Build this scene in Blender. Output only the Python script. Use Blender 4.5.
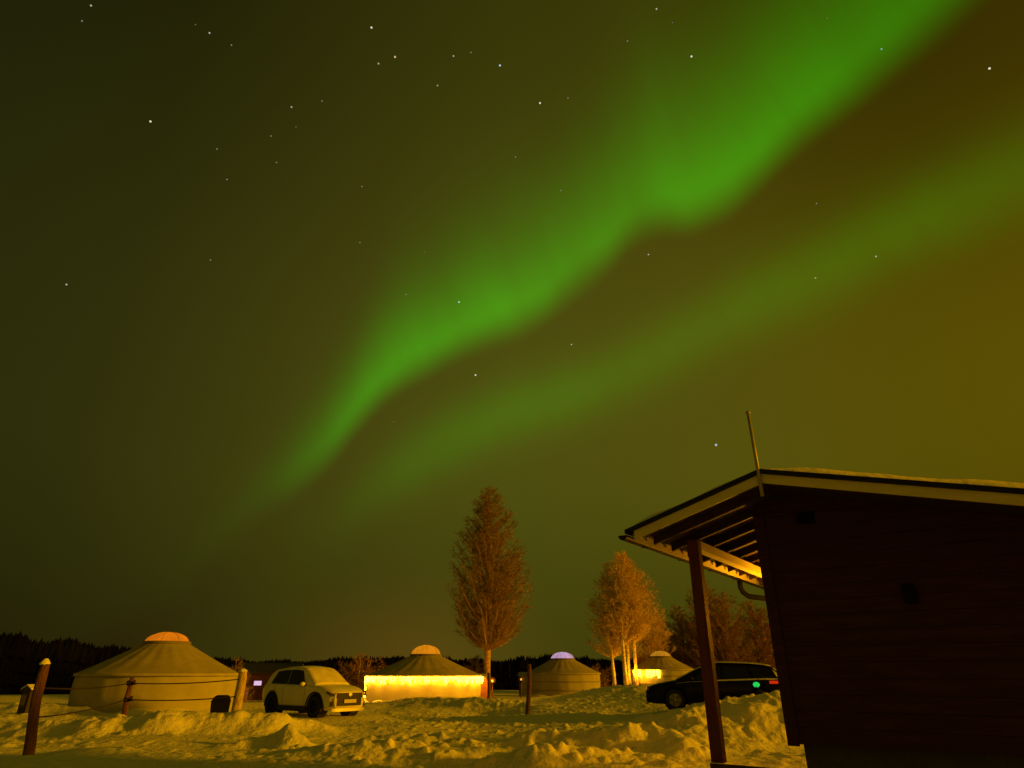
import bpy, bmesh, math, random
import numpy as np
from math import radians as R, sin, cos, pi, tan, atan2, hypot

for _o in list(bpy.data.objects):
    bpy.data.objects.remove(_o, do_unlink=True)
scene = bpy.context.scene
COL = scene.collection
rnd = random.Random(11)

# ------------------------------------------------------------------ camera
EYE = 1.55
TILT = R(24.2)
FPX = 640.0
cam = bpy.data.cameras.new("camera")
cam.sensor_fit = 'HORIZONTAL'
cam.sensor_width = 36.0
cam.lens = 36.0 * FPX / 1024.0
cam.clip_start = 0.1
cam.clip_end = 20000
cam_o = bpy.data.objects.new("camera", cam)
cam_o.location = (0, 0, EYE)
cam_o.rotation_euler = (R(90) + TILT, 0, 0)
COL.objects.link(cam_o)
scene.camera = cam_o

# ------------------------------------------------------------------ night sky with aurora (by compass direction)
world = bpy.data.worlds.new("World")
scene.world = world
world.use_nodes = True
wt = world.node_tree
wt.nodes.clear()


def wn(kind, **kw):
    n = wt.nodes.new(kind)
    for k, v in kw.items():
        setattr(n, k, v)
    return n


def wl(a, b):
    wt.links.new(a, b)


def wmath(op, a, b=None, c=None, clamp=False):
    n = wn('ShaderNodeMath', operation=op)
    n.use_clamp = clamp
    for i, v in enumerate((a, b, c)):
        if v is None:
            continue
        if isinstance(v, (int, float)):
            n.inputs[i].default_value = v
        else:
            wl(v, n.inputs[i])
    return n.outputs[0]


def wsmooth(x, lo, hi):
    n = wn('ShaderNodeMapRange', interpolation_type='SMOOTHSTEP')
    wl(x, n.inputs[0])
    n.inputs[1].default_value = lo
    n.inputs[2].default_value = hi
    return n.outputs[0]


def wcurve(x01, pts):
    n = wn('ShaderNodeFloatCurve')
    cv = n.mapping.curves[0]
    n.mapping.use_clip = False
    n.mapping.extend = 'HORIZONTAL'
    cv.points[0].location = pts[0]
    cv.points[1].location = pts[-1]
    for q in pts[1:-1]:
        cv.points.new(*q)
    n.mapping.update()
    wl(x01, n.inputs[1])
    return n.outputs[0]


tc = wn('ShaderNodeTexCoord')
sep = wn('ShaderNodeSeparateXYZ')
wl(tc.outputs['Generated'], sep.inputs[0])
SX, SY, SZ = sep.outputs
az = wmath('MULTIPLY', wmath('ARCTAN2', SX, SY), 180 / pi)
el = wmath('MULTIPLY', wmath('ARCSINE', SZ), 180 / pi)
A0, A1 = -60.0, 90.0
azn = wmath('DIVIDE', wmath('SUBTRACT', az, A0), A1 - A0, clamp=True)


def nz(scale, detail, dist=0.0, vec=None):
    n = wn('ShaderNodeTexNoise')
    n.inputs['Scale'].default_value = scale
    n.inputs['Detail'].default_value = detail
    n.inputs['Distortion'].default_value = dist
    wl(vec or tc.outputs['Generated'], n.inputs['Vector'])
    return n.outputs[0]


def azpts(tbl, k=1.0):
    return [((a - A0) / (A1 - A0), v * k) for a, v in tbl]


EDGE1 = [(-60, 0), (-40, 0.0), (-28.0, 3.5), (-24.4, 8.4), (-21.2, 12.0), (-18.7, 14.3), (-16.1, 17.2), (-14.2, 20.0), (-11.7, 22.8), (-8.1, 25.2),
         (-3.2, 27.8), (1.8, 29.7), (6.6, 32.4), (10.4, 34.5), (13.2, 36.3), (16, 36.9), (19.0, 36.5), (22.2, 37.0), (25.4, 38.2), (30.8, 40.7),
         (35.9, 42.1), (40.7, 43.2), (46.1, 44.1), (51.4, 45.0), (90, 48)]
EDGE2 = [(-60, -20), (-15.9, 11.8), (-10.3, 16.5), (-1.2, 21.3), (8.6, 24.3), (19.8, 28.2), (30.0, 30.6), (37.6, 31.9), (45.9, 32.7), (90, 34)]
POW1 = [(-60, 0), (-30, 0), (-26, .02), (-22.5, .07), (-19, .31), (-15.5, .70), (-11, .95), (-4, 1.0), (3, .92), (9, .78), (13, .78), (18, 1.0), (24, 1.0),
        (31, .92), (38, .78), (46, .58), (60, .4), (90, .1)]
WID1 = [(-60, .25), (-20, .30), (-12, .40), (0, .42), (12, .46), (20, .52), (30, .50), (40, .48), (60, .45), (90, .5)]
POW2 = [(-60, 0), (-20, 0.0), (-13, .10), (-5, .26), (3, .28), (12, .21), (22, .22), (31, .25), (40, .25), (50, .20), (90, .08)]
wob = wmath('MULTIPLY', wmath('SUBTRACT', nz(5.0, 3.0), .5), 1.3)
elw = wmath('ADD', el, wob)
e1 = wmath('MULTIPLY', wcurve(azn, azpts(EDGE1, 1 / 90)), 90.0)
g1 = wmath('SUBTRACT', elw, e1)
w1 = wmath('MULTIPLY', wcurve(azn, azpts(WID1)), 14.0)
rise1 = wsmooth(g1, -1.4, 2.9)
q1 = wmath('DIVIDE', wmath('MAXIMUM', wmath('SUBTRACT', g1, 1.5), 0.0), w1)
fall1 = wmath('EXPONENT', wmath('MULTIPLY', wmath('POWER', q1, 1.5), -1.0))
cmb = wn('ShaderNodeCombineXYZ')
wl(wmath('DIVIDE', wmath('ADD', az, wmath('MULTIPLY', el, .35)), 4.0), cmb.inputs[0])
wl(wmath('DIVIDE', el, 22.0), cmb.inputs[1])
rays = wmath('ADD', .62, wmath('ADD', wmath('MULTIPLY', nz(1.0, 3.0, .4, cmb.outputs[0]), .46), wmath('MULTIPLY', nz(9.0, 4.0), .28)))
b1 = wmath('MULTIPLY', wmath('MULTIPLY', rise1, fall1), wmath('MULTIPLY', rays, wcurve(azn, azpts(POW1))))
e2 = wmath('MULTIPLY', wcurve(azn, azpts(EDGE2, 1 / 90)), 90.0)
g2 = wmath('DIVIDE', wmath('SUBTRACT', elw, e2), 2.9)
b2 = wmath('MULTIPLY', wmath('EXPONENT', wmath('MULTIPLY', wmath('MULTIPLY', g2, g2), -1.0)),
           wmath('MULTIPLY', rays, wcurve(azn, azpts(POW2))))
glow = wmath('ADD', b1, b2, clamp=False)

ramp = wn('ShaderNodeValToRGB')
azr = wmath('DIVIDE', wmath('ADD', az, 180), 360.0)
wl(azr, ramp.inputs[0])
RAMP = [(-180, (.15, .092, .003)), (-110, (.09, .060, .004)), (-55, (.0180, .0185, .0034)), (-36, (.0270, .0265, .0032)), (-18, (.0500, .0465, .0040)),
        (0, (.0700, .0680, .0048)), (18, (.0790, .0690, .0038)), (36, (.0900, .0670, .0016)), (52, (.1050, .0710, .001)), (110, (.13, .080, .002)), (180, (.15, .092, .003))]
els = ramp.color_ramp.elements
els[0].position = 0
els[0].color = RAMP[0][1] + (1,)
els[1].position = 1
els[1].color = RAMP[-1][1] + (1,)
for a, c in RAMP[1:-1]:
    e = els.new((a + 180) / 360)
    e.color = c + (1,)
# the sky dims towards the zenith; a little airglow sits low over the horizon
vert = wmath('MULTIPLY', wmath('ADD', .52, wmath('MULTIPLY', wsmooth(el, 60, 20), .56)), wmath('SUBTRACT', 1.0, wmath('MULTIPLY', wmath('MULTIPLY', wsmooth(el, 20, 44), wsmooth(az, 12, 46)), .46)))
patch = wmath('ADD', .90, wmath('MULTIPLY', nz(2.2, 3.0), .20))
lowdark = wmath('ADD', .62, wmath('MULTIPLY', wsmooth(el, -1, 17), .38))
k = wmath('MULTIPLY', wmath('MULTIPLY', vert, patch), lowdark)
base = wn('ShaderNodeVectorMath', operation='SCALE')
wl(ramp.outputs[0], base.inputs[0])
wl(k, base.inputs['Scale'])
aur = wn('ShaderNodeVectorMath', operation='SCALE')
aur.inputs[0].default_value = (.006, .225, .002)
wl(glow, aur.inputs['Scale'])
# brown haze glow of the yurt lights, painted into the sky low down
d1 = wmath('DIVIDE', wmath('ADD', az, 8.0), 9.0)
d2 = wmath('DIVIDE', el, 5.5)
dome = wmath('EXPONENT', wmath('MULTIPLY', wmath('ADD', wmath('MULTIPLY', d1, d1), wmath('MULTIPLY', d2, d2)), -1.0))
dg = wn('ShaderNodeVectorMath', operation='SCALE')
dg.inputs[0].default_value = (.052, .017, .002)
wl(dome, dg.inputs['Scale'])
s1 = wn('ShaderNodeVectorMath', operation='ADD')
wl(base.outputs[0], s1.inputs[0])
wl(aur.outputs[0], s1.inputs[1])
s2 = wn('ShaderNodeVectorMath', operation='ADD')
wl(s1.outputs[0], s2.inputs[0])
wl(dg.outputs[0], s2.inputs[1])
bg = wn('ShaderNodeBackground')
bg.inputs['Strength'].default_value = 1.0
wl(s2.outputs[0], bg.inputs['Color'])
wo = wn('ShaderNodeOutputWorld')
wl(bg.outputs[0], wo.inputs['Surface'])

# ------------------------------------------------------------------ the one assumed distant lamp, out of view: amber, low, from the right
SUN_AZ, SUN_EL = 102.0, 8.5
sun = bpy.data.lights.new("amber_light", 'SUN')
sun.energy = 3.1
sun.angle = R(4)
sun.color = (1.0, .40, .001)
sun_o = bpy.data.objects.new("amber_light", sun)
sun_o.rotation_euler = (R(90 - SUN_EL), 0, R(180 - SUN_AZ))
sun_o.location = (30, 0, 20)
COL.objects.link(sun_o)

vs = scene.view_settings
vs.view_transform = 'Standard'
vs.look = 'None'
vs.exposure = 0
vs.gamma = 1
vs.use_curve_mapping = False
scene.render.engine = 'CYCLES'
scene.cycles.use_denoising = True
scene.cycles.max_bounces = 5
scene.cycles.sample_clamp_indirect = 4.0

# ------------------------------------------------------------------ helpers
CT, ST = cos(TILT), sin(TILT)


def ray(px, py):
    x = (px - 512) / FPX
    y = -(py - 384) / FPX
    return np.array([x, CT - y * ST, ST + y * CT])


def at(px, py, Y):
    r = ray(px, py)
    r = r * (Y / r[1])
    return (r[0], r[1], r[2] + EYE)


def col_x(px, Y, z=0.0):
    """x of a thing seen in picture column px, Y metres ahead"""
    return (px - 512) / FPX * (Y * CT + (z - EYE) * ST)


def mat(name, base, rough=.8, metal=0.0, var=.0, scale=6.0, bump=.0, bscale=20.0, emit=None, estr=0.0, spec=.5, stretch=None):
    m = bpy.data.materials.new(name)
    m.use_nodes = True
    t = m.node_tree
    b = t.nodes['Principled BSDF']
    b.inputs['Base Color'].default_value = (*base, 1)
    b.inputs['Roughness'].default_value = rough
    b.inputs['Metallic'].default_value = metal
    b.inputs['Specular IOR Level'].default_value = spec
    tcn = t.nodes.new('ShaderNodeTexCoord')
    vec = tcn.outputs['Object']
    if stretch:
        mp = t.nodes.new('ShaderNodeMapping')
        mp.inputs['Scale'].default_value = stretch
        t.links.new(vec, mp.inputs[0])
        vec = mp.outputs[0]
    if var > 0:
        n = t.nodes.new('ShaderNodeTexNoise')
        n.inputs['Scale'].default_value = scale
        n.inputs['Detail'].default_value = 5
        t.links.new(vec, n.inputs['Vector'])
        mr = t.nodes.new('ShaderNodeMapRange')
        mr.inputs[1].default_value = .3
        mr.inputs[2].default_value = .7
        mr.inputs[3].default_value = 1 - var
        mr.inputs[4].default_value = 1 + var
        t.links.new(n.outputs[0], mr.inputs[0])
        vm = t.nodes.new('ShaderNodeVectorMath')
        vm.operation = 'SCALE'
        vm.inputs[0].default_value = base
        t.links.new(mr.outputs[0], vm.inputs['Scale'])
        t.links.new(vm.outputs[0], b.inputs['Base Color'])
    if bump > 0:
        n2 = t.nodes.new('ShaderNodeTexNoise')
        n2.inputs['Scale'].default_value = bscale
        n2.inputs['Detail'].default_value = 6
        t.links.new(vec, n2.inputs['Vector'])
        bp = t.nodes.new('ShaderNodeBump')
        bp.inputs['Strength'].default_value = min(1, bump)
        bp.inputs['Distance'].default_value = .05
        t.links.new(n2.outputs[0], bp.inputs['Height'])
        t.links.new(bp.outputs[0], b.inputs['Normal'])
    if emit:
        b.inputs['Emission Color'].default_value = (*emit, 1)
        b.inputs['Emission Strength'].default_value = estr
    return m


M = {}
M['snow'] = mat('snow', (.80, .80, .79), .85, var=.05, scale=1.3, bump=.9, bscale=7.5, spec=.2)
M['snow_soft'] = mat('settled snow', (.80, .80, .79), .9, var=.04, scale=4, bump=.35, bscale=7, spec=.2)
M['canvas'] = mat('yurt canvas', (.38, .36, .30), .9, var=.10, scale=1.2, bump=.25, bscale=3.0, spec=.1)
M['canvas_roof'] = mat('yurt roof canvas', (.36, .34, .28), .9, var=.14, scale=1.4, bump=.3, bscale=3.0, spec=.1)
M['rope'] = mat('tarred rope', (.022, .010, .007), .95, var=.25, scale=30, bump=.5, bscale=60)
M['belt'] = mat('yurt belt', (.20, .18, .14), .95, var=.2, scale=20)
M['log'] = mat('weathered log', (.13, .055, .03), .9, var=.35, scale=5, bump=.9, bscale=14, stretch=(3, 3, .5))
M['log_pale'] = mat('pale barked log', (.55, .42, .26), .9, var=.35, scale=5, bump=.9, bscale=14, stretch=(2, 2, .7))  # paler base tone than the other log posts
M['red_wood'] = mat('dark red painted boards', (.046, .014, .048), .75, var=.28, scale=3, bump=.25, bscale=16, stretch=(.6, 1, 5), spec=.25)
M['red_post'] = mat('red painted post', (.12, .030, .022), .7, var=.22, scale=4, bump=.4, bscale=14, stretch=(4, 4, .6), spec=.3)
M['red_rafter'] = mat('red painted rafters', (.030, .010, .008), .75, var=.2, scale=5, bump=.3, bscale=12)
M['cream'] = mat('cream painted board', (.66, .62, .50), .65, var=.06, scale=4, bump=.15, bscale=20, stretch=(.5, 1, 3))
M['black_metal'] = mat('black coated metal', (.009, .009, .010), .55, spec=.2, var=.2, scale=8)
M['grey_metal'] = mat('galvanised pole', (.34, .33, .30), .5, metal=.4, var=.15, scale=14)
M['concrete'] = mat('foundation concrete', (.055, .05, .05), .9, var=.25, scale=5, bump=.4, bscale=18)
M['deck'] = mat('dark deck boards', (.045, .03, .025), .85, var=.3, scale=6, bump=.3, bscale=16)
M['bark'] = mat('birch bark', (.40, .26, .14), .9, var=.45, scale=5, bump=.5, bscale=12, stretch=(1, 1, 2.5))
M['bark_pale'] = mat('pale birch bark', (.72, .60, .36), .9, var=.4, scale=4, bump=.5, bscale=12, stretch=(1, 1, 2.5))
M['twig'] = mat('frosted brown twigs', (.25, .165, .06), .95, var=.25, scale=1.1)
M['twig_pale'] = mat('frosted pale twigs', (.68, .50, .17), .95, var=.3, scale=1.0)
M['twig_dark'] = mat('dull brown twigs', (.32, .18, .07), .95, var=.3, scale=.8)
M['spruce'] = mat('spruce needles', (.004, .004, .0032), 1.0, var=.4, scale=.25, spec=.05)
M['bulb'] = mat('warm light bulb', (.9, .8, .5), .4, emit=(1.0, .46, .014), estr=30)
M['lamp_glow'] = mat('lantern globe', (.9, .7, .4), .4, emit=(1.0, .45, .05), estr=.9)
M['cable'] = mat('black cable', (.02, .02, .02), .7)
M['tyre'] = mat('tyre rubber', (.014, .014, .015), .9, var=.2, scale=12, bump=.4, bscale=40)
M['rim'] = mat('alloy rim', (.26, .26, .26), .35, metal=.8)
M['dark_rim'] = mat('dark alloy rim', (.012, .012, .012), .7, spec=.2)
M['white_paint'] = mat('white car paint', (.80, .76, .66), .35, var=.07, scale=3, spec=.5)
M['black_paint'] = mat('black car paint', (.006, .005, .006), .34, spec=.14, var=.3, scale=4)
M['dark_glass'] = mat('dark car glass', (.005, .005, .006), .14, spec=.3)
M['frost_glass'] = mat('frosted windscreen', (.74, .70, .60), .8, var=.22, scale=2.5)
M['clad'] = mat('black plastic cladding', (.016, .015, .015), .7)
M['plate'] = mat('licence plate', (.55, .52, .45), .6, var=.1, scale=20)
M['lens'] = mat('headlight lens', (.05, .045, .04), .12, spec=.6)
M['red_lens'] = mat('red tail light', (.35, .015, .01), .3, emit=(1.0, .045, .004), estr=.5)
M['red_lens_off'] = mat('red lens', (.30, .015, .01), .3)
M['green_led'] = mat('green charging light', (.02, .4, .1), .3, emit=(.006, .62, .09), estr=1.0)
M['silver'] = mat('silver trim', (.55, .53, .48), .45, metal=.3)
M['red_cabin'] = mat('red brown cabin wall', (.12, .038, .026), .85, var=.2, scale=2)
M['dark_roof'] = mat('dark roof sheet', (.02, .02, .022), .6)
M['violet_light'] = mat('pale violet lit window', (.5, .4, .5), .4, emit=(.62, .42, .66), estr=1.1)
M['orange_door'] = mat('orange lit door pane', (.4, .15, .05), .6, emit=(.30, .085, .012), estr=.7)
M['door_wood'] = mat('red brown yurt door', (.20, .065, .03), .8, var=.2, scale=4, bump=.3)
M['bin'] = mat('black plastic bin', (.007, .007, .008), .8, var=.2, scale=6, spec=.12)
M['cabinet'] = mat('dark cabinet', (.035, .025, .025), .8, var=.2, scale=6)
M['cabinet_pane'] = mat('dull pane', (.15, .12, .10), .3)


def dome_mat(name, c0, c1, strength):
    """skylight skin lit from inside: its glow mottled at random, crossed by darker ribs"""
    m = mat(name, (.6, .5, .3), .7)
    t = m.node_tree
    b = t.nodes['Principled BSDF']
    b.inputs['Base Color'].default_value = (.10, .05, .012, 1)
    n = t.nodes.new('ShaderNodeTexNoise')
    n.inputs['Scale'].default_value = 1.6
    n.inputs['Detail'].default_value = 4
    tcn = t.nodes.new('ShaderNodeTexCoord')
    t.links.new(tcn.outputs['Object'], n.inputs['Vector'])
    rp = t.nodes.new('ShaderNodeValToRGB')
    rp.color_ramp.elements[0].position = .3
    rp.color_ramp.elements[0].color = (*c0, 1)
    rp.color_ramp.elements[1].position = .7
    rp.color_ramp.elements[1].color = (*c1, 1)
    t.links.new(n.outputs[0], rp.inputs[0])
    t.links.new(rp.outputs[0], b.inputs['Emission Color'])
    b.inputs['Emission Strength'].default_value = strength
    return m


M['dome_orange'] = dome_mat('orange lit skylight', (.46, .105, .002), (.76, .19, .004), 1.0)
M['dome_amber'] = dome_mat('amber lit skylight', (.50, .155, .003), (.74, .255, .006), 1.0)
M['dome_violet'] = dome_mat('violet lit skylight', (.40, .22, .34), (.62, .42, .66), .95)
M['dome_dim'] = dome_mat('dim amber skylight', (.34, .14, .006), (.48, .21, .010), 1.0)


def thing(name, label, cat, loc=(0, 0, 0), rz=0.0, group=None):
    o = bpy.data.objects.new(name, None)
    o.empty_display_size = .2
    COL.objects.link(o)
    o.location = loc
    o.rotation_euler = (0, 0, rz)
    o['label'] = label
    o['category'] = cat
    if group:
        o['group'] = group
    return o


def tag(o, label=None, cat=None, group=None, kind=None):
    if label:
        o['label'] = label
    if cat:
        o['category'] = cat
    if group:
        o['group'] = group
    if kind:
        o['kind'] = kind
    return o


def copy_tree(o, parent=None):
    c = o.copy()
    COL.objects.link(c)
    if parent:
        c.parent = parent
    for ch in [x for x in COL.objects if x.parent == o]:
        copy_tree(ch, c)
    return c


class MB:
    """collects vertices and faces, then links them as one mesh object"""

    def __init__(s):
        s.v, s.f = [], []

    def add(s, vs, fs):
        k = len(s.v)
        s.v.extend([tuple(q) for q in vs])
        s.f.extend([tuple(i + k for i in q) for q in fs])
        return s

    def box(s, x0, x1, y0, y1, z0, z1):
        return s.add([(x0, y0, z0), (x1, y0, z0), (x1, y1, z0), (x0, y1, z0), (x0, y0, z1), (x1, y0, z1), (x1, y1, z1), (x0, y1, z1)],
                     [(0, 3, 2, 1), (4, 5, 6, 7), (0, 1, 5, 4), (1, 2, 6, 5), (2, 3, 7, 6), (3, 0, 4, 7)])

    def tube(s, pts, rads, n=8, cap=True):
        """round tube through points"""
        pts = [np.array(p, float) for p in pts]
        if not hasattr(rads, '__len__'):
            rads = [rads] * len(pts)
        k = len(s.v)
        prev = None
        for i, p in enumerate(pts):
            a = pts[max(i - 1, 0)]
            b = pts[min(i + 1, len(pts) - 1)]
            d = b - a
            d = d / (np.linalg.norm(d) + 1e-9)
            if prev is None:
                e = np.array([1., 0, 0]) if abs(d[0]) < .8 else np.array([0, 1., 0])
            else:
                e = prev
            e = e - d * (e @ d)
            e = e / (np.linalg.norm(e) + 1e-9)
            prev = e
            g = np.cross(d, e)
            for j in range(n):
                t = 2 * pi * j / n
                s.v.append(tuple(p + (e * cos(t) + g * sin(t)) * rads[i]))
        for i in range(len(pts) - 1):
            for j in range(n):
                j2 = (j + 1) % n
                s.f.append((k + i * n + j, k + i * n + j2, k + (i + 1) * n + j2, k + (i + 1) * n + j))
        if cap:
            s.f.append(tuple(k + j for j in range(n))[::-1])
            q = k + (len(pts) - 1) * n
            s.f.append(tuple(q + j for j in range(n)))
        return s

    def lathe(s, prof, n=24, a0=0.0, a1=2 * pi, cx=0, cy=0, cz=0):
        """prof = [(r, z)] turned about the z axis"""
        k = len(s.v)
        full = abs(a1 - a0 - 2 * pi) < 1e-6
        m = n if full else n + 1
        for r, z in prof:
            for j in range(m):
                t = a0 + (a1 - a0) * j / n
                s.v.append((cx + r * cos(t), cy + r * sin(t), cz + z))
        for i in range(len(prof) - 1):
            for j in range(n):
                j2 = (j + 1) % m if full else j + 1
                s.f.append((k + i * m + j, k + i * m + j2, k + (i + 1) * m + j2, k + (i + 1) * m + j))
        return s

    def prism(s, poly, y0, y1):
        """polygon in xz pulled along y"""
        n = len(poly)
        k = len(s.v)
        for x, z in poly:
            s.v.append((x, y0, z))
        for x, z in poly:
            s.v.append((x, y1, z))
        s.f.append(tuple(k + i for i in range(n)))
        s.f.append(tuple(k + n + i for i in range(n))[::-1])
        for i in range(n):
            j = (i + 1) % n
            s.f.append((k + i, k + n + i, k + n + j, k + j))
        return s

    def ball(s, c, r, n=8, m=6, sz=1.0):
        prof = [(r * sin(pi * i / m) + 1e-5, -r * cos(pi * i / m) * sz) for i in range(m + 1)]
        return s.lathe(prof, n, cx=c[0], cy=c[1], cz=c[2])

    def build(s, name, m, parent=None, smooth=False, bevel=0.0, recalc=True):
        me = bpy.data.meshes.new(name)
        me.from_pydata(s.v, [], s.f)
        if recalc:
            bm = bmesh.new()
            bm.from_mesh(me)
            bmesh.ops.recalc_face_normals(bm, faces=bm.faces)
            bm.to_mesh(me)
            bm.free()
        me.materials.append(m)
        if smooth:
            me.polygons.foreach_set('use_smooth', [True] * len(me.polygons))
        me.update()
        o = bpy.data.objects.new(name, me)
        COL.objects.link(o)
        if parent:
            o.parent = parent
        if bevel > 0:
            bv = o.modifiers.new('bevel', 'BEVEL')
            bv.width = bevel
            bv.segments = 2
            bv.limit_method = 'ANGLE'
            bv.angle_limit = R(40)
        return o


# ------------------------------------------------------------------ snow ground
_prng = np.random.RandomState(5)
_tab = _prng.rand(256, 256) * 2 - 1


def vnoise(x, y, seed=0):
    x = np.asarray(x, float) + seed * 17.3
    y = np.asarray(y, float) + seed * 9.1
    xi = np.floor(x).astype(int)
    yi = np.floor(y).astype(int)
    fx = x - xi
    fy = y - yi
    fx = fx * fx * fx * (fx * (fx * 6 - 15) + 10)
    fy = fy * fy * fy * (fy * (fy * 6 - 15) + 10)
    a = _tab[xi % 256, yi % 256]
    b = _tab[(xi + 1) % 256, yi % 256]
    c = _tab[xi % 256, (yi + 1) % 256]
    d = _tab[(xi + 1) % 256, (yi + 1) % 256]
    return (a * (1 - fx) + b * fx) * (1 - fy) + (c * (1 - fx) + d * fx) * fy


def sstep(x, a, b):
    t = np.clip((x - a) / (b - a), 0, 1)
    return t * t * (3 - 2 * t)


# banks: crest points (picture column, metres ahead, height), front run, back run
BANKS = [
    ([(-60, 20.3, .30), (0, 20.2, .34), (50, 20.0, .36), (86, 20.0, .42), (97, 20.0, .10)], 1.2, 4.0),
    ([(99, 20.0, .08), (108, 20.0, .42), (150, 20.1, .52), (200, 20.3, .50), (250, 20.6, .46), (290, 21.0, .34), (306, 21.5, .20), (326, 22.2, .04)], 1.35, 2.4),
    ([(243, 17.3, .10), (287, 17.4, .50), (310, 17.7, .12)], .95, 1.1),
    ([(350, 17.6, .08), (385, 17.9, .34), (440, 17.8, .30), (478, 17.2, .08)], 1.0, 1.6),
    ([(500, 15.6, .10), (545, 15.7, .30), (605, 15.6, .36), (640, 15.4, .48), (664, 14.9, .36), (690, 13.9, .15)], 1.0, 1.4),
    ([(655, 15.2, .05), (683, 16.4, .40), (705, 17.2, .72), (728, 17.8, .90), (765, 18.1, 1.02), (815, 18.6, 1.15), (860, 19, 1.2)], 2.3, 2.0),
    ([(636, 23.2, .06), (655, 22.9, .30), (672, 22.7, .34), (690, 22.6, .42), (720, 22.4, .5), (770, 22.4, .5)], .9, .9),
    ([(20, 15.4, .04), (110, 15.3, .20), (190, 15.0, .06)], 1.2, 1.6),
    ([(300, 15.2, .05), (380, 15.0, .26), (455, 14.6, .10)], 1.3, 1.8),
    ([(470, 13.9, .06), (540, 13.7, .30), (600, 13.8, .12)], 1.2, 1.7),
    ([(365, 36.5, .10), (420, 36.5, .34), (470, 35, .40), (505, 33, .30), (530, 31, .1)], 3.2, 3.0),
    ([(560, 38, .12), (590, 38, .30), (640, 36, .2)], 2.5, 3.0),
    ([(-20, 29, .2), (30, 29, .35), (70, 29, .25)], 2.0, 2.5),
]
PADS = [(col_x(313, 26.2, .8), 26.2, .10, 3.6), (col_x(716, 25.0, .8), 25.0, .34, 2.0)]   # trodden parking places under the cars
_bk = []
for pts, fr, bk in BANKS:
    P = np.array([(col_x(p, Y, h), Y, h) for p, Y, h in pts])
    _bk.append((P, fr, bk))


def H(x, y):
    """height of the snow at (x, y)"""
    x = np.atleast_1d(np.asarray(x, float))
    y = np.atleast_1d(np.asarray(y, float))
    r = np.hypot(x, y)
    h = .34 * sstep(x, 2.0, 7.0) * sstep(y, 17, 25) * (1 - sstep(y, 40, 60))
    h = h + .10 * vnoise(x / 7, y / 7, 1) + .11 * vnoise(x / 2.9, y / 2.3, 41) * sstep(r, 8, 12) * (1 - sstep(r, 40, 60))
    h = h - .22 * sstep(y, 36, 46) * (1 - sstep(y, 60, 90)) - .85 * sstep(r, 70, 90)
    h = h + .30 * sstep(y, 24, 36) * sstep(x, -1, 3) * (1 - sstep(y, 44, 54))
    wx = x + .35 * vnoise(x / .9, y / .9, 21)
    wy = y + .35 * vnoise(x / .9, y / .9, 22)
    bank = np.zeros_like(h)
    for P, fr, bk in _bk:
        best = np.zeros_like(h)
        for i in range(len(P) - 1):
            a, b = P[i], P[i + 1]
            d = b[:2] - a[:2]
            L2 = d @ d
            t = np.clip(((wx - a[0]) * d[0] + (wy - a[1]) * d[1]) / L2, 0, 1)
            cx, cy = a[0] + t * d[0], a[1] + t * d[1]
            hh = a[2] + t * (b[2] - a[2])
            dx, dy = wx - cx, wy - cy
            dist = np.hypot(dx, dy)
            side = sstep(dy / (dist + .05), -.75, .75)
            run = (fr * (1 - side) + bk * side) * (.55 + .6 * hh)
            q = np.clip(1 - dist / run, 0, 1)
            best = np.maximum(best, hh * (q * .55 + .45 * q * q * (3 - 2 * q)))
        bank = np.maximum(bank, best)
    # broken, trodden snow
    tram = 1 - sstep(r, 34, 60)
    rid = 1 - np.abs(vnoise(x / 1.5, y / 1.5, 3))
    rid2 = 1 - np.abs(vnoise(x / .62, y / .62, 4))
    patchy = .35 + .65 * sstep(vnoise(x / 4.5, y / 4.5, 6), -.35, .35)
    flat = sstep(bank, .05, .3)
    n = (.027 * (rid * rid - .5) + .012 * (rid2 - .6) + .011 * vnoise(x / .30, y / .30, 5) + .012 * vnoise(x / .15, y / .15, 15)) * patchy
    n = n + flat * (.040 * vnoise(x / .55, y / .55, 8) + .055 * (.5 - np.abs(vnoise(x / .34, y / .34, 9))) + .030 * vnoise(x / .15, y / .15, 19))
    lump = np.clip(vnoise(x / .26, y / .26, 12) - .45, 0, 1) * .15 * patchy
    h = h + bank + (n + lump) * tram * sstep(r, 2, 8)
    for pxx, pyy, pz, pr in PADS:
        k_ = 1 - sstep(np.hypot(x - pxx, y - pyy), pr * .55, pr * 1.1)
        h = h * (1 - k_) + (pz + .25 * n) * k_
    return h


def h1(x, y):
    return float(H(x, y)[0])


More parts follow.
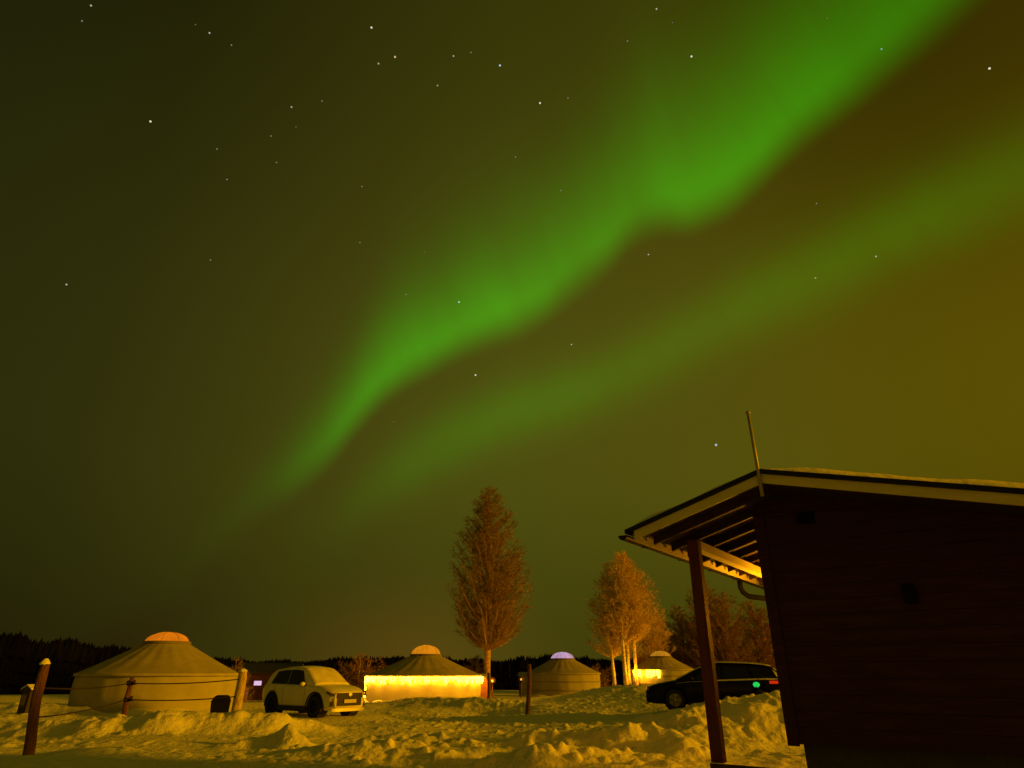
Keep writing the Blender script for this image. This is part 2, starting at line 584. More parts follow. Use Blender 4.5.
def build_ground():
    angs = np.concatenate([np.arange(-180, -50, 5.0), np.arange(-50, 50, .115), np.arange(50, 180, 5.0)])
    rs = [.4]
    while rs[-1] < 8.5:
        rs.append(rs[-1] * 1.2)
    while rs[-1] < 62:
        rs.append(rs[-1] * 1.0048)
    while rs[-1] < 3000:
        rs.append(rs[-1] * 1.06)
    rs = np.array(rs)
    na, nr = len(angs), len(rs)
    A, Rr = np.meshgrid(np.radians(angs), rs)
    X = Rr * np.sin(A)
    Y = Rr * np.cos(A)
    Z = H(X.ravel(), Y.ravel())
    co = np.stack([X.ravel(), Y.ravel(), Z], 1)
    co = np.vstack([co, [[0, 0, 0]]])
    i = np.arange(nr - 1)[:, None]
    j = np.arange(na)[None, :]
    j2 = (j + 1) % na
    q = np.stack([i * na + j, i * na + j2 + 0 * i, (i + 1) * na + j2, (i + 1) * na + j], -1).reshape(-1, 4)[:, ::-1]
    c = nr * na
    tri = np.stack([np.full(na, c), np.arange(na), (np.arange(na) + 1) % na], 1)[:, ::-1]
    me = bpy.data.meshes.new("snow_ground")
    me.vertices.add(len(co))
    me.vertices.foreach_set('co', co.ravel())
    loops = np.concatenate([q.ravel(), tri.ravel()])
    me.loops.add(len(loops))
    me.loops.foreach_set('vertex_index', loops)
    me.polygons.add(len(q) + len(tri))
    st = np.concatenate([np.arange(len(q)) * 4, len(q) * 4 + np.arange(len(tri)) * 3])
    me.polygons.foreach_set('loop_start', st)
    me.update(calc_edges=True)
    me.validate()
    me.polygons.foreach_set('use_smooth', [True] * len(me.polygons))
    me.materials.append(M['snow'])
    o = bpy.data.objects.new("snow_ground", me)
    COL.objects.link(o)
    tag(o, kind='structure')


build_ground()

# ------------------------------------------------------------------ far forest edge
def far_forest():
    mb = MB()
    r_ = random.Random(3)
    for row in range(5):
        rad = 92 + row * 5
        a = -56.0
        while a < 62:
            a += r_.uniform(.05, .12)
            hgt = 4.3 + 2.0 * max(0, min(1, (-a - 24) / 12)) + .55 * float(vnoise(a / 2.4, row * .3, 2)) + .35 * float(vnoise(a / .8, row, 5))
            hgt *= r_.uniform(.91, 1.0)
            x, y = rad * sin(R(a)), rad * cos(R(a))
            n = 6
            lv = 4
            w = hgt * r_.uniform(.075, .14)
            tw = r_.random() * 6
            blunt = r_.uniform(.65, 1.05)
            for l in range(lv):
                z0 = hgt * (.0 + .22 * l)
                z1 = min(hgt, z0 + hgt * .36)
                ww = w * (1 - (1 - blunt) * l / lv) * r_.uniform(.8, 1.25) + .10
                k = [(x + ww * cos(tw + 2 * pi * j / n) * r_.uniform(.7, 1.25), y + ww * sin(tw + 2 * pi * j / n), z0 - .9 - r_.uniform(0, .35)) for j in range(n)]
                mb.add(k + [(x + r_.uniform(-.2, .2), y, z1 - .9)], [(j, (j + 1) % n, n) for j in range(n)])
    o = mb.build("far_forest", M['spruce'], recalc=False)
    tag(o, 'dark line of forest along the horizon behind the yurts', 'forest', kind='stuff')


far_forest()

# ------------------------------------------------------------------ yurts
def yurt(px, Y, diam, wall_h, roof_h, dome, label, dome_r=.85, dome_h=.5, sink=.05, belts=(.45, 1.05), seed=1, door_az=None, door='wood'):
    x = col_x(px, Y, 1.0)
    r = diam / 2
    z = h1(x, Y - r * .9) - sink
    t = thing('yurt', label, 'yurt', (x, Y, z))
    rr = random.Random(seed)
    n = 96
    # wall: slightly bulging canvas with soft folds between the lattice poles
    w = MB()
    prof = [(0, 0), (.25, .012), (.5, .02), (.75, .014), (1, 0)]
    ph = rr.random() * 6
    vv, ff = [], []
    for i, (q, b) in enumerate(prof):
        for j in range(n):
            a = 2 * pi * j / n
            rad = r + b * r + .018 * sin(a * 17 + ph) * (q) + .012 * sin(a * 29 + q * 3)
            vv.append((rad * cos(a), rad * sin(a), wall_h * q))
    for i in range(len(prof) - 1):
        for j in range(n):
            j2 = (j + 1) % n
            ff.append((i * n + j, i * n + j2, (i + 1) * n + j2, (i + 1) * n + j))
    w.add(vv, ff).build('wall', M['canvas'], t, True)
    # roof: canvas cone sagging a little, radial pole lines
    rf = MB()
    vv, ff = [], []
    K = 10
    for i in range(K + 1):
        q = i / K
        rad = (r + .10) * (1 - q) + (dome_r * .98) * q
        zz = wall_h - .02 + roof_h * (q - .035 * sin(pi * q))
        for j in range(n):
            a = 2 * pi * j / n
            vv.append((rad * cos(a), rad * sin(a), zz + (.035 * abs(sin(a * 12)) - .02) * sin(pi * q)))
    for i in range(K):
        for j in range(n):
            j2 = (j + 1) % n
            ff.append((i * n + j, i * n + j2, (i + 1) * n + j2, (i + 1) * n + j))
    rf.add(vv, ff)
    roof = rf.build('roof', M['canvas_roof'], t, True)
    ev = MB().lathe([(r + .09, wall_h - .12), (r + .13, wall_h - .12), (r + .13, wall_h - .01), (r + .09, wall_h)], n)
    ev.build('eave_trim', M['canvas_roof'], roof, True)
    zt = wall_h + roof_h - .03
    cr = MB().lathe([(dome_r * 1.0, zt - .05), (dome_r * 1.08, zt - .05), (dome_r * 1.08, zt + .07), (dome_r * .98, zt + .09)], 40)
    cr.build('crown_ring', M['belt'], t, True)
    dm = MB().lathe([(dome_r * .99 * cos(q * pi / 2 / 9) + 1e-4, zt + .04 + dome_h * sin(q * pi / 2 / 9)) for q in range(10)], 40)
    d = dm.build('skylight', M[dome], t, True)
    rb = MB()
    for j in range(4):
        a = pi * j / 4 + .2
        rb.tube([(dome_r * 1.0 * cos(pi * q / 12) * cos(a), dome_r * 1.0 * cos(pi * q / 12) * sin(a), zt + .05 + (dome_h + .005) * sin(pi * q / 12)) for q in range(13)], .009, 5)
    rb.build('skylight_rib', M['belt'], d)
    for bz in belts:
        MB().lathe([(r * 1.0 + .0, 0), (r + .10, 0), (r + .10, .05), (r, .05)], n, cz=bz).build('belt', M['belt'], t, True)
    # skirt snow banked against the wall
    sk = MB()
    vv, ff = [], []
    for i, (dr, dz) in enumerate([(-.05, .22), (.12, .20), (.5, .08), (1.0, -.12)]):
        for j in range(n):
            a = 2 * pi * j / n
            f = 1 + .5 * sin(a * 5 + ph) * .5 + .25 * sin(a * 13)
            vv.append(((r + .04 + dr) * cos(a), (r + .04 + dr) * sin(a), dz * f if dz > 0 else dz))
    for i in range(3):
        for j in range(n):
            j2 = (j + 1) % n
            ff.append((i * n + j, i * n + j2, (i + 1) * n + j2, (i + 1) * n + j))
    sk.add(vv, ff).build('snow_skirt', M['snow_soft'], t, True)
    if door_az is not None:
        a = door_az
        c, s_ = cos(a), sin(a)

        def L(u, v, zz):  # u along the wall, v outwards
            return (c * (r + v) - s_ * u, s_ * (r + v) + c * u, zz)

        def lbox(u0, u1, v0, v1, z0, z1):
            return MB().add([L(u0, v0, z0), L(u1, v0, z0), L(u1, v1, z0), L(u0, v1, z0), L(u0, v0, z1), L(u1, v0, z1), L(u1, v1, z1), L(u0, v1, z1)],
                            [(0, 3, 2, 1), (4, 5, 6, 7), (0, 1, 5, 4), (1, 2, 6, 5), (2, 3, 7, 6), (3, 0, 4, 7)])
        m_ = M['door_wood'] if door == 'wood' else M['canvas']
        po = lbox(-.62, .62, -.35, .55, 0, wall_h * .86).build('porch', m_, t, bevel=.02)
        lbox(-.40, .40, .555, .60, .05, wall_h * .8).build('door', M['door_wood'], t, bevel=.01)
        MB().tube([L(.3, .62, .8), L(.3, .67, .85), L(.3, .67, .98), L(.3, .62, 1.02)], .012, 6).build('handle', M['black_metal'], [q for q in COL.objects if q.parent == t and q.name.startswith('door')][-1])
        rp = MB().add([L(-.72, -.4, wall_h * .86), L(.72, -.4, wall_h * .86), L(.72, .66, wall_h * .86), L(-.72, .66, wall_h * .86), L(0, -.4, wall_h * .86 + .3), L(0, .66, wall_h * .86 + .3)],
                      [(0, 1, 2, 3), (0, 3, 5, 4), (1, 4, 5, 2), (3, 2, 5), (0, 4, 1)])
        rp.build('porch_roof', M['canvas_roof'], t)
    return t, x, z, r


y1 = yurt(158.5, 32.5, 6.6, 1.60, 1.30, 'dome_orange', 'large pale canvas yurt with an orange lit skylight, behind the rope fence', dome_r=.96, dome_h=.46, seed=1, door_az=R(60), belts=())
y2 = yurt(424.5, 46.5, 7.3, 1.70, 1.20, 'dome_amber', 'canvas yurt hung with a blazing yellow string of lights along its eaves', dome_r=.98, dome_h=.62, seed=2, door_az=R(12), sink=.12, belts=())
y3 = yurt(563, 56, 5.75, 1.70, 1.00, 'dome_violet', 'small canvas yurt with a pale violet lit skylight beyond the dark fence posts', dome_r=.95, dome_h=.52, seed=3, door_az=R(-172), door='canvas')
y4 = yurt(662.5, 64, 5.6, 1.65, 1.02, 'dome_dim', 'farthest yurt with lamps at its eave, half hidden by the black car', dome_r=.95, dome_h=.5, seed=4, sink=-.25)


def icicle_lights(y, a0, a1, n, label, wall_h, drop, seed, gaps=None, extra=None, lamps=9, power=48):
    t0, x, z, r = y
    Y = t0.location.y
    t = thing('string_lights', label, 'string lights', (x, Y, z))
    rr = random.Random(seed)
    rad = r + .17
    zt = wall_h - .10
    cord = [(rad * cos(a0 + (a1 - a0) * i / 60), rad * sin(a0 + (a1 - a0) * i / 60), zt + .02 * sin(i * 1.7)) for i in range(61)]
    MB().tube(cord, .012, 5).build('cord', M['cable'], t)
    for i in range(n):
        q = (i + .5) / n
        if gaps and any(g0 < q < g1 for g0, g1 in gaps):
            continue
        a = a0 + (a1 - a0) * q + rr.uniform(-.006, .006)
        L = drop * rr.choice([.55, .75, .9, 1.0, 1.1]) * rr.uniform(.9, 1.1)
        if extra and i in extra:
            L = extra[i]
        b = MB()
        m = max(2, int(L / .085))
        for j in range(m):
            jr = rad + rr.uniform(-.02, .02)
            b.ball((jr * cos(a), jr * sin(a), zt - .03 - j * .085), rr.uniform(.034, .044), 6, 4)
        b.build('light_strand', M['bulb'], t)
    for i in range(lamps):
        a = a0 + (a1 - a0) * (i + .5) / lamps
        if gaps and i == lamps - 1:
            continue
        li = bpy.data.lights.new('string_glow', 'POINT')
        li.energy = power
        li.color = (1, .35, .006)
        li.shadow_soft_size = .10
        lo = bpy.data.objects.new('string_glow', li)
        COL.objects.link(lo)
        lo.parent = t
        lo.location = ((rad + .45) * cos(a), (rad + .45) * sin(a), zt - .25)


icicle_lights(y2, R(-186), R(5), 92, 'blazing yellow icicle lights under the eaves of the second yurt', 1.70, .42, 5, extra={4: 1.3})
icicle_lights(y4, R(-160), R(-105), 22, 'two bright clusters of eave lights on the farthest yurt', 1.65, .62, 6, gaps=[(.38, .56)], lamps=3, power=110)

# ------------------------------------------------------------------ trees
def twig_tree(name, px, Y, hgt, width, label, bark, twig, seed, group=None, clear=.2, trunk_r=.22, nb=260, up=.62, dens=1.0, base_w=.75, forks=1, spread=0.0, peak=.42, parts=True, zoff=0.0, tw_r=.011, lean=(0, 0)):
    """leafless rimed tree: tapered trunk with limbs, and a crown of fine twigs"""
    rr = random.Random(seed)
    x = col_x(px, Y, 1.0)
    z = h1(x, Y) - .1 + zoff
    t = thing(name, label, 'tree', (x, Y, z), 0, group)
    tb, tw = MB(), MB()

    def env(q):  # crown half width against height share
        if q < peak:
            e = base_w + (1 - base_w) * sin(pi / 2 * max(0, min(1, (q - clear) / max(.01, peak - clear))))
        else:
            e = max(0.0, 1 - ((q - peak) / (1 - peak)) ** 2.1) ** .85
        return width / 2 * e

    stems = []
    for s_ in range(forks):
        ax = rr.uniform(-1, 1) * spread
        ay = rr.uniform(-1, 1) * spread
        hh = hgt * (1 if s_ == 0 else rr.uniform(.8, .96))
        pts = []
        for i in range(9):
            q = i / 8
            pts.append((ax * (.35 + q * .65) + lean[0] * q + .10 * sin(q * 5 + s_ * 2 + seed), ay * (.35 + q * .65) + lean[1] * q + .08 * cos(q * 4 + seed), hh * q))
        rad = [trunk_r * (1.25 if i == 0 else 1) * (1 - .93 * (i / 8) ** .9) + .012 for i in range(9)]
        tb.tube(pts, rad, 9)
        stems.append((pts, hh))

    def spoint(pts, q):
        k = min(7, int(q * 8))
        f = q * 8 - k
        return np.array(pts[k]) * (1 - f) + np.array(pts[k + 1]) * f

    def twiglet(p, d, L, r0):
        d = d / (np.linalg.norm(d) + 1e-9)
        e = np.cross(d, (rr.uniform(-1, 1), rr.uniform(-1, 1), rr.uniform(-1, 1)))
        e = e / (np.linalg.norm(e) + 1e-9) * r0
        g = np.cross(d, e)
        k = len(tw.v)
        tw.v.extend([tuple(p + e), tuple(p - .5 * e + .87 * g), tuple(p - .5 * e - .87 * g), tuple(p + d * L + np.array((0, 0, -.06 * L)))])
        tw.f.extend([(k, k + 1, k + 3), (k + 1, k + 2, k + 3), (k + 2, k, k + 3)])

    for pts, hh in stems:
        nbr = int(nb / forks)
        for b in range(nbr):
            # the tip is placed inside the crown's outline, the root lower down the stem
            qt = clear + .03 + (.985 - clear - .03) * ((b + rr.random()) / nbr)
            a = rr.random() * 2 * pi
            reach = env(qt) * rr.uniform(.28, 1.03) ** .42 * (1 + .05 * sin(3 * a + 9 * qt + seed)) + .05
            qs = max(clear * .85, qt - reach * up * rr.uniform(.8, 1.3) / hh)
            p = spoint(pts, qs)
            c_ = spoint(pts, qt)
            tip = np.array((c_[0] + cos(a) * reach, c_[1] + sin(a) * reach, qt * hh))
            mid = p * .5 + tip * .5 + np.array((cos(a) * reach * .10, sin(a) * reach * .10, -(tip[2] - p[2]) * .08))
            L = np.linalg.norm(tip - p)
            br = max(.010, min(trunk_r * .22, .0085 * L + .004))
            tb.tube([p, mid, tip], [br, br * .6, .005], 4, cap=False)
            ns = max(5, int(L * 6.5 * dens))
            for k in range(ns):
                f = rr.uniform(.12, 1.0)
                base = (p * (1 - f) ** 2 + 2 * mid * f * (1 - f) + tip * f * f)
                dirn = (tip - p) / (L + 1e-6) * .6 + np.array((rr.uniform(-1, 1), rr.uniform(-1, 1), rr.uniform(-.35, 1.0)))
                l2 = rr.uniform(.25, .75) * min(.95, .35 + .22 * L) * (1.1 - .35 * f)
                dirn = dirn / np.linalg.norm(dirn)
                twiglet(base, dirn, l2, tw_r * 1.25)
                for m_ in range(rr.randint(4, 7)):
                    g = rr.uniform(.1, .98)
                    twiglet(base + dirn * l2 * g, dirn + np.array((rr.uniform(-1, 1), rr.uniform(-1, 1), rr.uniform(-.6, .8))) * 1.0, rr.uniform(.12, .40), tw_r)
    tb.build('trunk', M[bark], t, True, recalc=False)
    tw.build('crown', M[twig], t, recalc=False)
    return t


twig_tree('birch_tree', 487.5, 48.5, 15.1, 6.1, 'tall lone birch with a rust brown teardrop crown beside the brightly lit yurt', 'bark', 'twig', 5, clear=.25, trunk_r=.27, nb=340, up=.95, dens=1.6, base_w=.55, peak=.45, tw_r=.0095)
CL = 'frosted birches behind the farthest yurt'
twig_tree('birch_tree', 613.5, 63, 11.4, 4.3, 'leftmost frosted birch of the clump, its pale trunk standing apart', 'bark_pale', 'twig_pale', 21, CL, clear=.30, trunk_r=.17, nb=150, up=.75, dens=1.25, base_w=.8, peak=.5, tw_r=.013)
twig_tree('birch_tree', 626, 62, 12.2, 4.5, 'frosted birch with the brightest trunk, left of a close pair of trunks', 'bark_pale', 'twig_pale', 22, CL, clear=.40, trunk_r=.20, nb=150, up=.75, dens=1.25, base_w=.8, peak=.5, tw_r=.013)
twig_tree('birch_tree', 630.5, 63.5, 12.5, 4.5, 'tallest frosted birch in the middle of the clump', 'bark_pale', 'twig_pale', 23, CL, clear=.36, trunk_r=.16, nb=150, up=.75, dens=1.25, base_w=.8, peak=.5, tw_r=.013)
twig_tree('birch_tree', 638, 62.5, 12.2, 4.5, 'frosted birch leaning slightly, its trunk rising just left of the farthest yurt', 'bark_pale', 'twig_pale', 24, CL, clear=.40, trunk_r=.17, nb=150, up=.75, dens=1.25, base_w=.8, peak=.5, tw_r=.013, lean=(-.5, 0))
twig_tree('birch_tree', 650, 66, 11.2, 4.6, 'rightmost and lowest frosted birch of the clump, above the farthest yurt', 'bark', 'twig_pale', 25, CL, clear=.22, trunk_r=.14, nb=150, up=.75, dens=1.25, base_w=.85, peak=.45, tw_r=.013)
DG = 'dull brown trees behind the black car'
twig_tree('bare_tree', 690, 78, 9.2, 7.2, 'dull brown bare tree just behind the porch post, above the black car', 'bark', 'twig_dark', 31, DG, clear=.10, trunk_r=.2, nb=260, up=.6, base_w=.8, peak=.45, forks=2, spread=1.0, tw_r=.018, dens=1.15)
twig_tree('bare_tree', 724, 74, 11.4, 8.2, 'widest dull brown bare tree, under the cabin eave', 'bark', 'twig_dark', 32, DG, clear=.10, trunk_r=.22, nb=330, up=.6, base_w=.85, peak=.45, forks=3, spread=1.4, tw_r=.018, dens=1.15)
twig_tree('bare_tree', 762, 76, 9.6, 7.4, 'dull brown bare tree partly hidden by the corner of the cabin wall', 'bark', 'twig_dark', 33, DG, clear=.10, trunk_r=.2, nb=260, up=.6, base_w=.85, peak=.45, forks=2, spread=1.2, tw_r=.018, dens=1.15)
twig_tree('bare_tree', 667, 82, 7.0, 3.2, 'small dull tree between the birch clump and the porch post', 'bark', 'twig_dark', 34, DG, clear=.1, trunk_r=.12, nb=120, up=.8, base_w=.85, peak=.5, tw_r=.016)
twig_tree('bush', 362, 62, 3.4, 5.6, 'dark round bush behind the white car and the lit yurt', 'bark', 'twig_dark', 41, None, clear=.04, trunk_r=.08, nb=110, up=.5, base_w=.9, peak=.45, forks=4, spread=1.2, tw_r=.016)
twig_tree('bush', 475, 66, 3.3, 2.2, 'small dark bush seen just left of the lone birch trunk', 'bark', 'twig_dark', 42, None, clear=.04, trunk_r=.06, nb=60, up=.5, base_w=.9, peak=.5, forks=3, spread=.5, tw_r=.016)
twig_tree('bush', 603, 72, 2.6, 2.6, 'low dark bush at the foot of the birch clump beside the violet lit yurt', 'bark', 'twig_dark', 43, None, clear=.04, trunk_r=.06, nb=60, up=.5, base_w=.9, peak=.5, forks=3, spread=.6, tw_r=.016)
twig_tree('bush', 236, 44, 2.6, 2.2, 'small reddish bush behind the shoulder of the nearest yurt', 'bark', 'twig', 44, None, clear=.04, trunk_r=.05, nb=50, up=.9, base_w=.8, peak=.4, forks=3, spread=.4, tw_r=.013)

# ------------------------------------------------------------------ fence posts and ropes
def log_post(top, base, r, label, m, cap=.0, group='wooden fence posts', seed=1, notch=False):
    """top and base are world points; the foot goes into the snow"""
    rr = random.Random(seed)
    bx, by, bz = base
    t = thing('fence_post', label, 'post', (bx, by, h1(bx, by) - .12), 0, group)
    T = np.array(top) - np.array(t.location)
    B = np.array((0, 0, 0.0))
    mb = MB()
    n, K = 14, 9
    vv, ff = [], []
    for i in range(K):
        q = i / (K - 1)
        c = B * (1 - q) + T * q + np.array((.02 * sin(q * 6 + seed), .02 * cos(q * 5), 0))
        for j in range(n):
            a = 2 * pi * j / n
            rad = r * (1.06 - .14 * q) * (1 + .07 * sin(3 * a + seed) + .04 * sin(7 * a + q * 2) + rr.uniform(-.03, .03))
            if i == K - 1:
                rad *= .86
            vv.append((c[0] + rad * cos(a), c[1] + rad * sin(a), c[2]))
    for i in range(K - 1):
        for j in range(n):
            j2 = (j + 1) % n
            ff.append((i * n + j, i * n + j2, (i + 1) * n + j2, (i + 1) * n + j))
    ff.append(tuple((K - 1) * n + j for j in range(n)))
    mb.add(vv, ff).build('log', m, t, True)
    if cap > 0:
        cb = MB()
        prof = [(r * .80, -.02), (r * .92, .015), (r * .74, cap * .35), (r * .46, cap * .7), (r * .20, cap), (1e-4, cap * 1.02)]
        cb.lathe(prof, 14, cx=T[0], cy=T[1], cz=T[2])
        cb.v = [(a + .12 * r * sin(b * 40), b + .1 * r * sin(a * 37), c) for a, b, c in cb.v]
        cb.build('snow_cap', M['snow_soft'], t, True)
    return t


p1t, p1b = at(45, 664, 15.0), at(28, 752, 15.0)
p2t, p2b = at(132, 677, 21.2), at(125, 716, 21.2)
p3t, p3b = at(243, 671, 21.8), at(237, 712, 21.8)
log_post(p1t, p1b, .10, 'reddish leaning log post with a snow cap, nearest at the left', M['log'], cap=.11, seed=1)
log_post(p2t, p2b, .075, 'thin dark leaning post with rope wound round it, before the largest yurt', M['log'], seed=2)
log_post(p3t, p3b, .135, 'thick pale log post beside the white car', M['log_pale'], cap=.07, seed=3)
log_post(at(529.5, 664, 27.5), at(528, 712, 27.5), .085, 'straight dark post standing before the violet lit yurt', M['log'], seed=4)
log_post(at(489, 673, 38), at(488.5, 701, 38), .085, 'thin dark post in front of the lone birch trunk', M['log'], seed=5)


def rope(zs, label):
    mb = MB()
    P = [np.array((p1t[0] * (1 - zs[0]) + p1b[0] * zs[0], 15.0, p1t[2] * (1 - zs[0]) + p1b[2] * zs[0])),
         np.array((p2t[0] * (1 - zs[1]) + p2b[0] * zs[1], 21.2 - .09, p2t[2] * (1 - zs[1]) + p2b[2] * zs[1])),
         np.array((p3t[0] * (1 - zs[2]) + p3b[0] * zs[2], 21.8 - .10, p3t[2] * (1 - zs[2]) + p3b[2] * zs[2]))]
    pts = []
    for s_ in range(2):
        a, b = P[s_], P[s_ + 1]
        for i in range(16 if s_ == 0 else 17):
            q = i / 16
            p = a * (1 - q) + b * q
            p[2] -= (.07 if s_ == 0 else .06) * 4 * q * (1 - q)
            pts.append(p)
    mb.tube(pts, .016, 7)
    # turns wound round the thin post
    c = P[1] + np.array((0, .09, 0))
    for k_ in range(3):
        ring = [(c[0] + .105 * cos(a), c[1] + .105 * sin(a), c[2] + .05 - .04 * k_ + .02 * sin(a)) for a in np.linspace(0, 2 * pi, 13)]
        mb.tube(ring, .02, 6)
    mb.tube([c + np.array((.08, -.09, .02)), c + np.array((.19, -.12, -.03)), c + np.array((.26, -.10, -.01))], .018, 6)
    o = mb.build('rope', M['rope'], None, True)
    tag(o, label, 'rope', 'ropes strung between the fence posts')


rope((.28, .16, .20), 'upper dark rope strung between the posts across the largest yurt')
rope((.62, .58, .62), 'lower dark rope strung between the posts across the largest yurt')

# ------------------------------------------------------------------ small things among the yurts
def bin_():
    x, y, z = at(220, 709, 23.0)
    t = thing('rubbish_bin', 'black round-topped bin standing in snow at the right end of the largest yurt', 'bin', (x, y, z - .22), R(20))
    w, d, h = .26, .24, .62
    prof = [(-w, 0), (w, 0), (w * 1.08, h * .72), (w * .95, h * .92), (w * .62, h), (-w * .62, h), (-w * .95, h * .90), (-w * 1.12, h * .7)]
    MB().prism(prof, -d, d).build('bin_body', M['bin'], t, bevel=.03)
    MB().prism([(-w * 1.16, h * .70), (w * 1.12, h * .72), (w * 1.12, h * .76), (-w * 1.16, h * .74)], -d - .02, d + .02).build('lid_rim', M['bin'], t, bevel=.008)
    MB().tube([(-.12, -d - .01, h * .84), (-.12, -d - .05, h * .86), (.12, -d - .05, h * .86), (.12, -d - .01, h * .84)], .012, 6).build('handle', M['bin'], t)


bin_()


def cabinet():
    x, y, z = at(28, 700, 27.0)
    z = h1(x, y) - .05
    t = thing('cabinet', 'small dark cabinet topped with snow behind the leaning log post', 'cabinet', (x, y, z), R(-15))
    MB().box(-.20, .20, -.16, .16, .0, .78).build('case', M['cabinet'], t, bevel=.015)
    MB().box(-.13, .05, -.172, -.160, .30, .66).build('pane', M['cabinet_pane'], t)
    MB().prism([(-.27, .78), (.27, .78), (.27, .81), (0, .96), (-.27, .81)], -.22, .22).build('roof', M['cabinet'], t)
    MB().prism([(-.27, .82), (.0, .97), (.27, .82), (.25, .88), (0, 1.02), (-.25, .88)], -.21, .21).build('snow_cap', M['snow_soft'], t, bevel=.02)


cabinet()


def lantern(px, py, Y, label):
    x, y, z = at(px, py, Y)
    z0 = h1(x, y) - .1
    t = thing('lantern', label, 'lantern', (x, y, z0), 0, 'round lanterns by the yurt doors')
    h = z - z0
    MB().tube([(0, 0, 0), (0, 0, h - .2)], [.045, .035], 8).build('pole', M['log'], t, True)
    MB().lathe([(.02, h - .20), (.13, h - .19), (.14, h - .16), (.02, h - .15)], 14).build('base_ring', M['black_metal'], t)
    MB().lathe([(.20 * sin(pi * i / 10) + 1e-4, h - .20 * cos(pi * i / 10)) for i in range(1, 11)], 16).build('globe', M['log'], t, True)
    MB().ball((0, -.14, h - .02), .085, 10, 8).build('lamp', M['lamp_glow'], t, True)


lantern(492.5, 680.5, 47, 'round glowing lantern on a pole just right of the lone birch trunk')
lantern(521.0, 679.0, 52, 'round glowing lantern at the left side of the violet lit yurt')


def far_cabin():
    x, y = col_x(268, 50), 50.0
    z = h1(x, y) - .1
    t = thing('red_cabin', 'low red cabin with a dark roof and violet lit window behind the white car', 'cabin', (x, y, z), R(8))
    MB().box(-1.9, 1.9, -1.5, 1.5, 0, 1.75).build('wall', M['red_cabin'], t)
    rf = MB().prism([(-1.75, 1.70), (0, 2.30), (1.75, 1.70), (1.75, 1.80), (0, 2.42), (-1.75, 1.80)], -2.15, 2.15)
    rf.v = [(b, a, c) for a, b, c in rf.v]
    ro = rf.build('roof', M['dark_roof'], t)
    w = MB().box(-.75, -.25, -1.53, -1.50, .98, 1.26).build('window', M['violet_light'], t)
    MB().box(-.82, -.18, -1.545, -1.532, 1.26, 1.32).box(-.82, -.18, -1.545, -1.532, .92, .98).box(-.82, -.75, -1.545, -1.532, .98, 1.26).box(-.25, -.18, -1.545, -1.532, .98, 1.26).build('frame', M['red_cabin'], w)
    MB().box(-1.45, -1.05, -1.53, -1.50, .05, .85).build('door', M['orange_door'], t)


far_cabin()

# ------------------------------------------------------------------ the cabin
UA = R(-34.812)
U = np.array([cos(UA), sin(UA)])
V = np.array([-sin(UA), cos(UA)])
U0, V0 = -1.96, 7.86            # left corner of the gable wall
cx, cy = U * U0 + V * V0
CAB = thing('cabin', 'dark red timber cabin with a snowy roof, cream bargeboards and a corner porch', 'cabin', (cx, cy, 0), UA)


def cu(u):
    return u - U0


def cv(v):
    return v - V0


RIDGE_U, RIDGE_Z = -1.61, 3.53
SL, SR = .289, .2525
EAVE_L, EAVE_R = -3.20, 3.60
VF, VB = 6.97, 13.6             # front and back of the roof
WALL_R, WALL_B = 3.0, 13.0


def roof_z(u):
    return RIDGE_Z - (SL * (RIDGE_U - u) if u < RIDGE_U else SR * (u - RIDGE_U))


def band(u0, u1, d0, d1, v0, v1, extra=()):
    """a slab that follows the roof slopes between depths d0 > d1 below the roof line"""
    us = sorted(set([u0, u1] + ([RIDGE_U] if u0 < RIDGE_U < u1 else [])))
    poly = [(cu(u), roof_z(u) - d0) for u in us] + [(cu(u), roof_z(u) - d1) for u in reversed(us)]
    return MB().prism(poly, cv(v0), cv(v1))


FLOOR_Z = .87


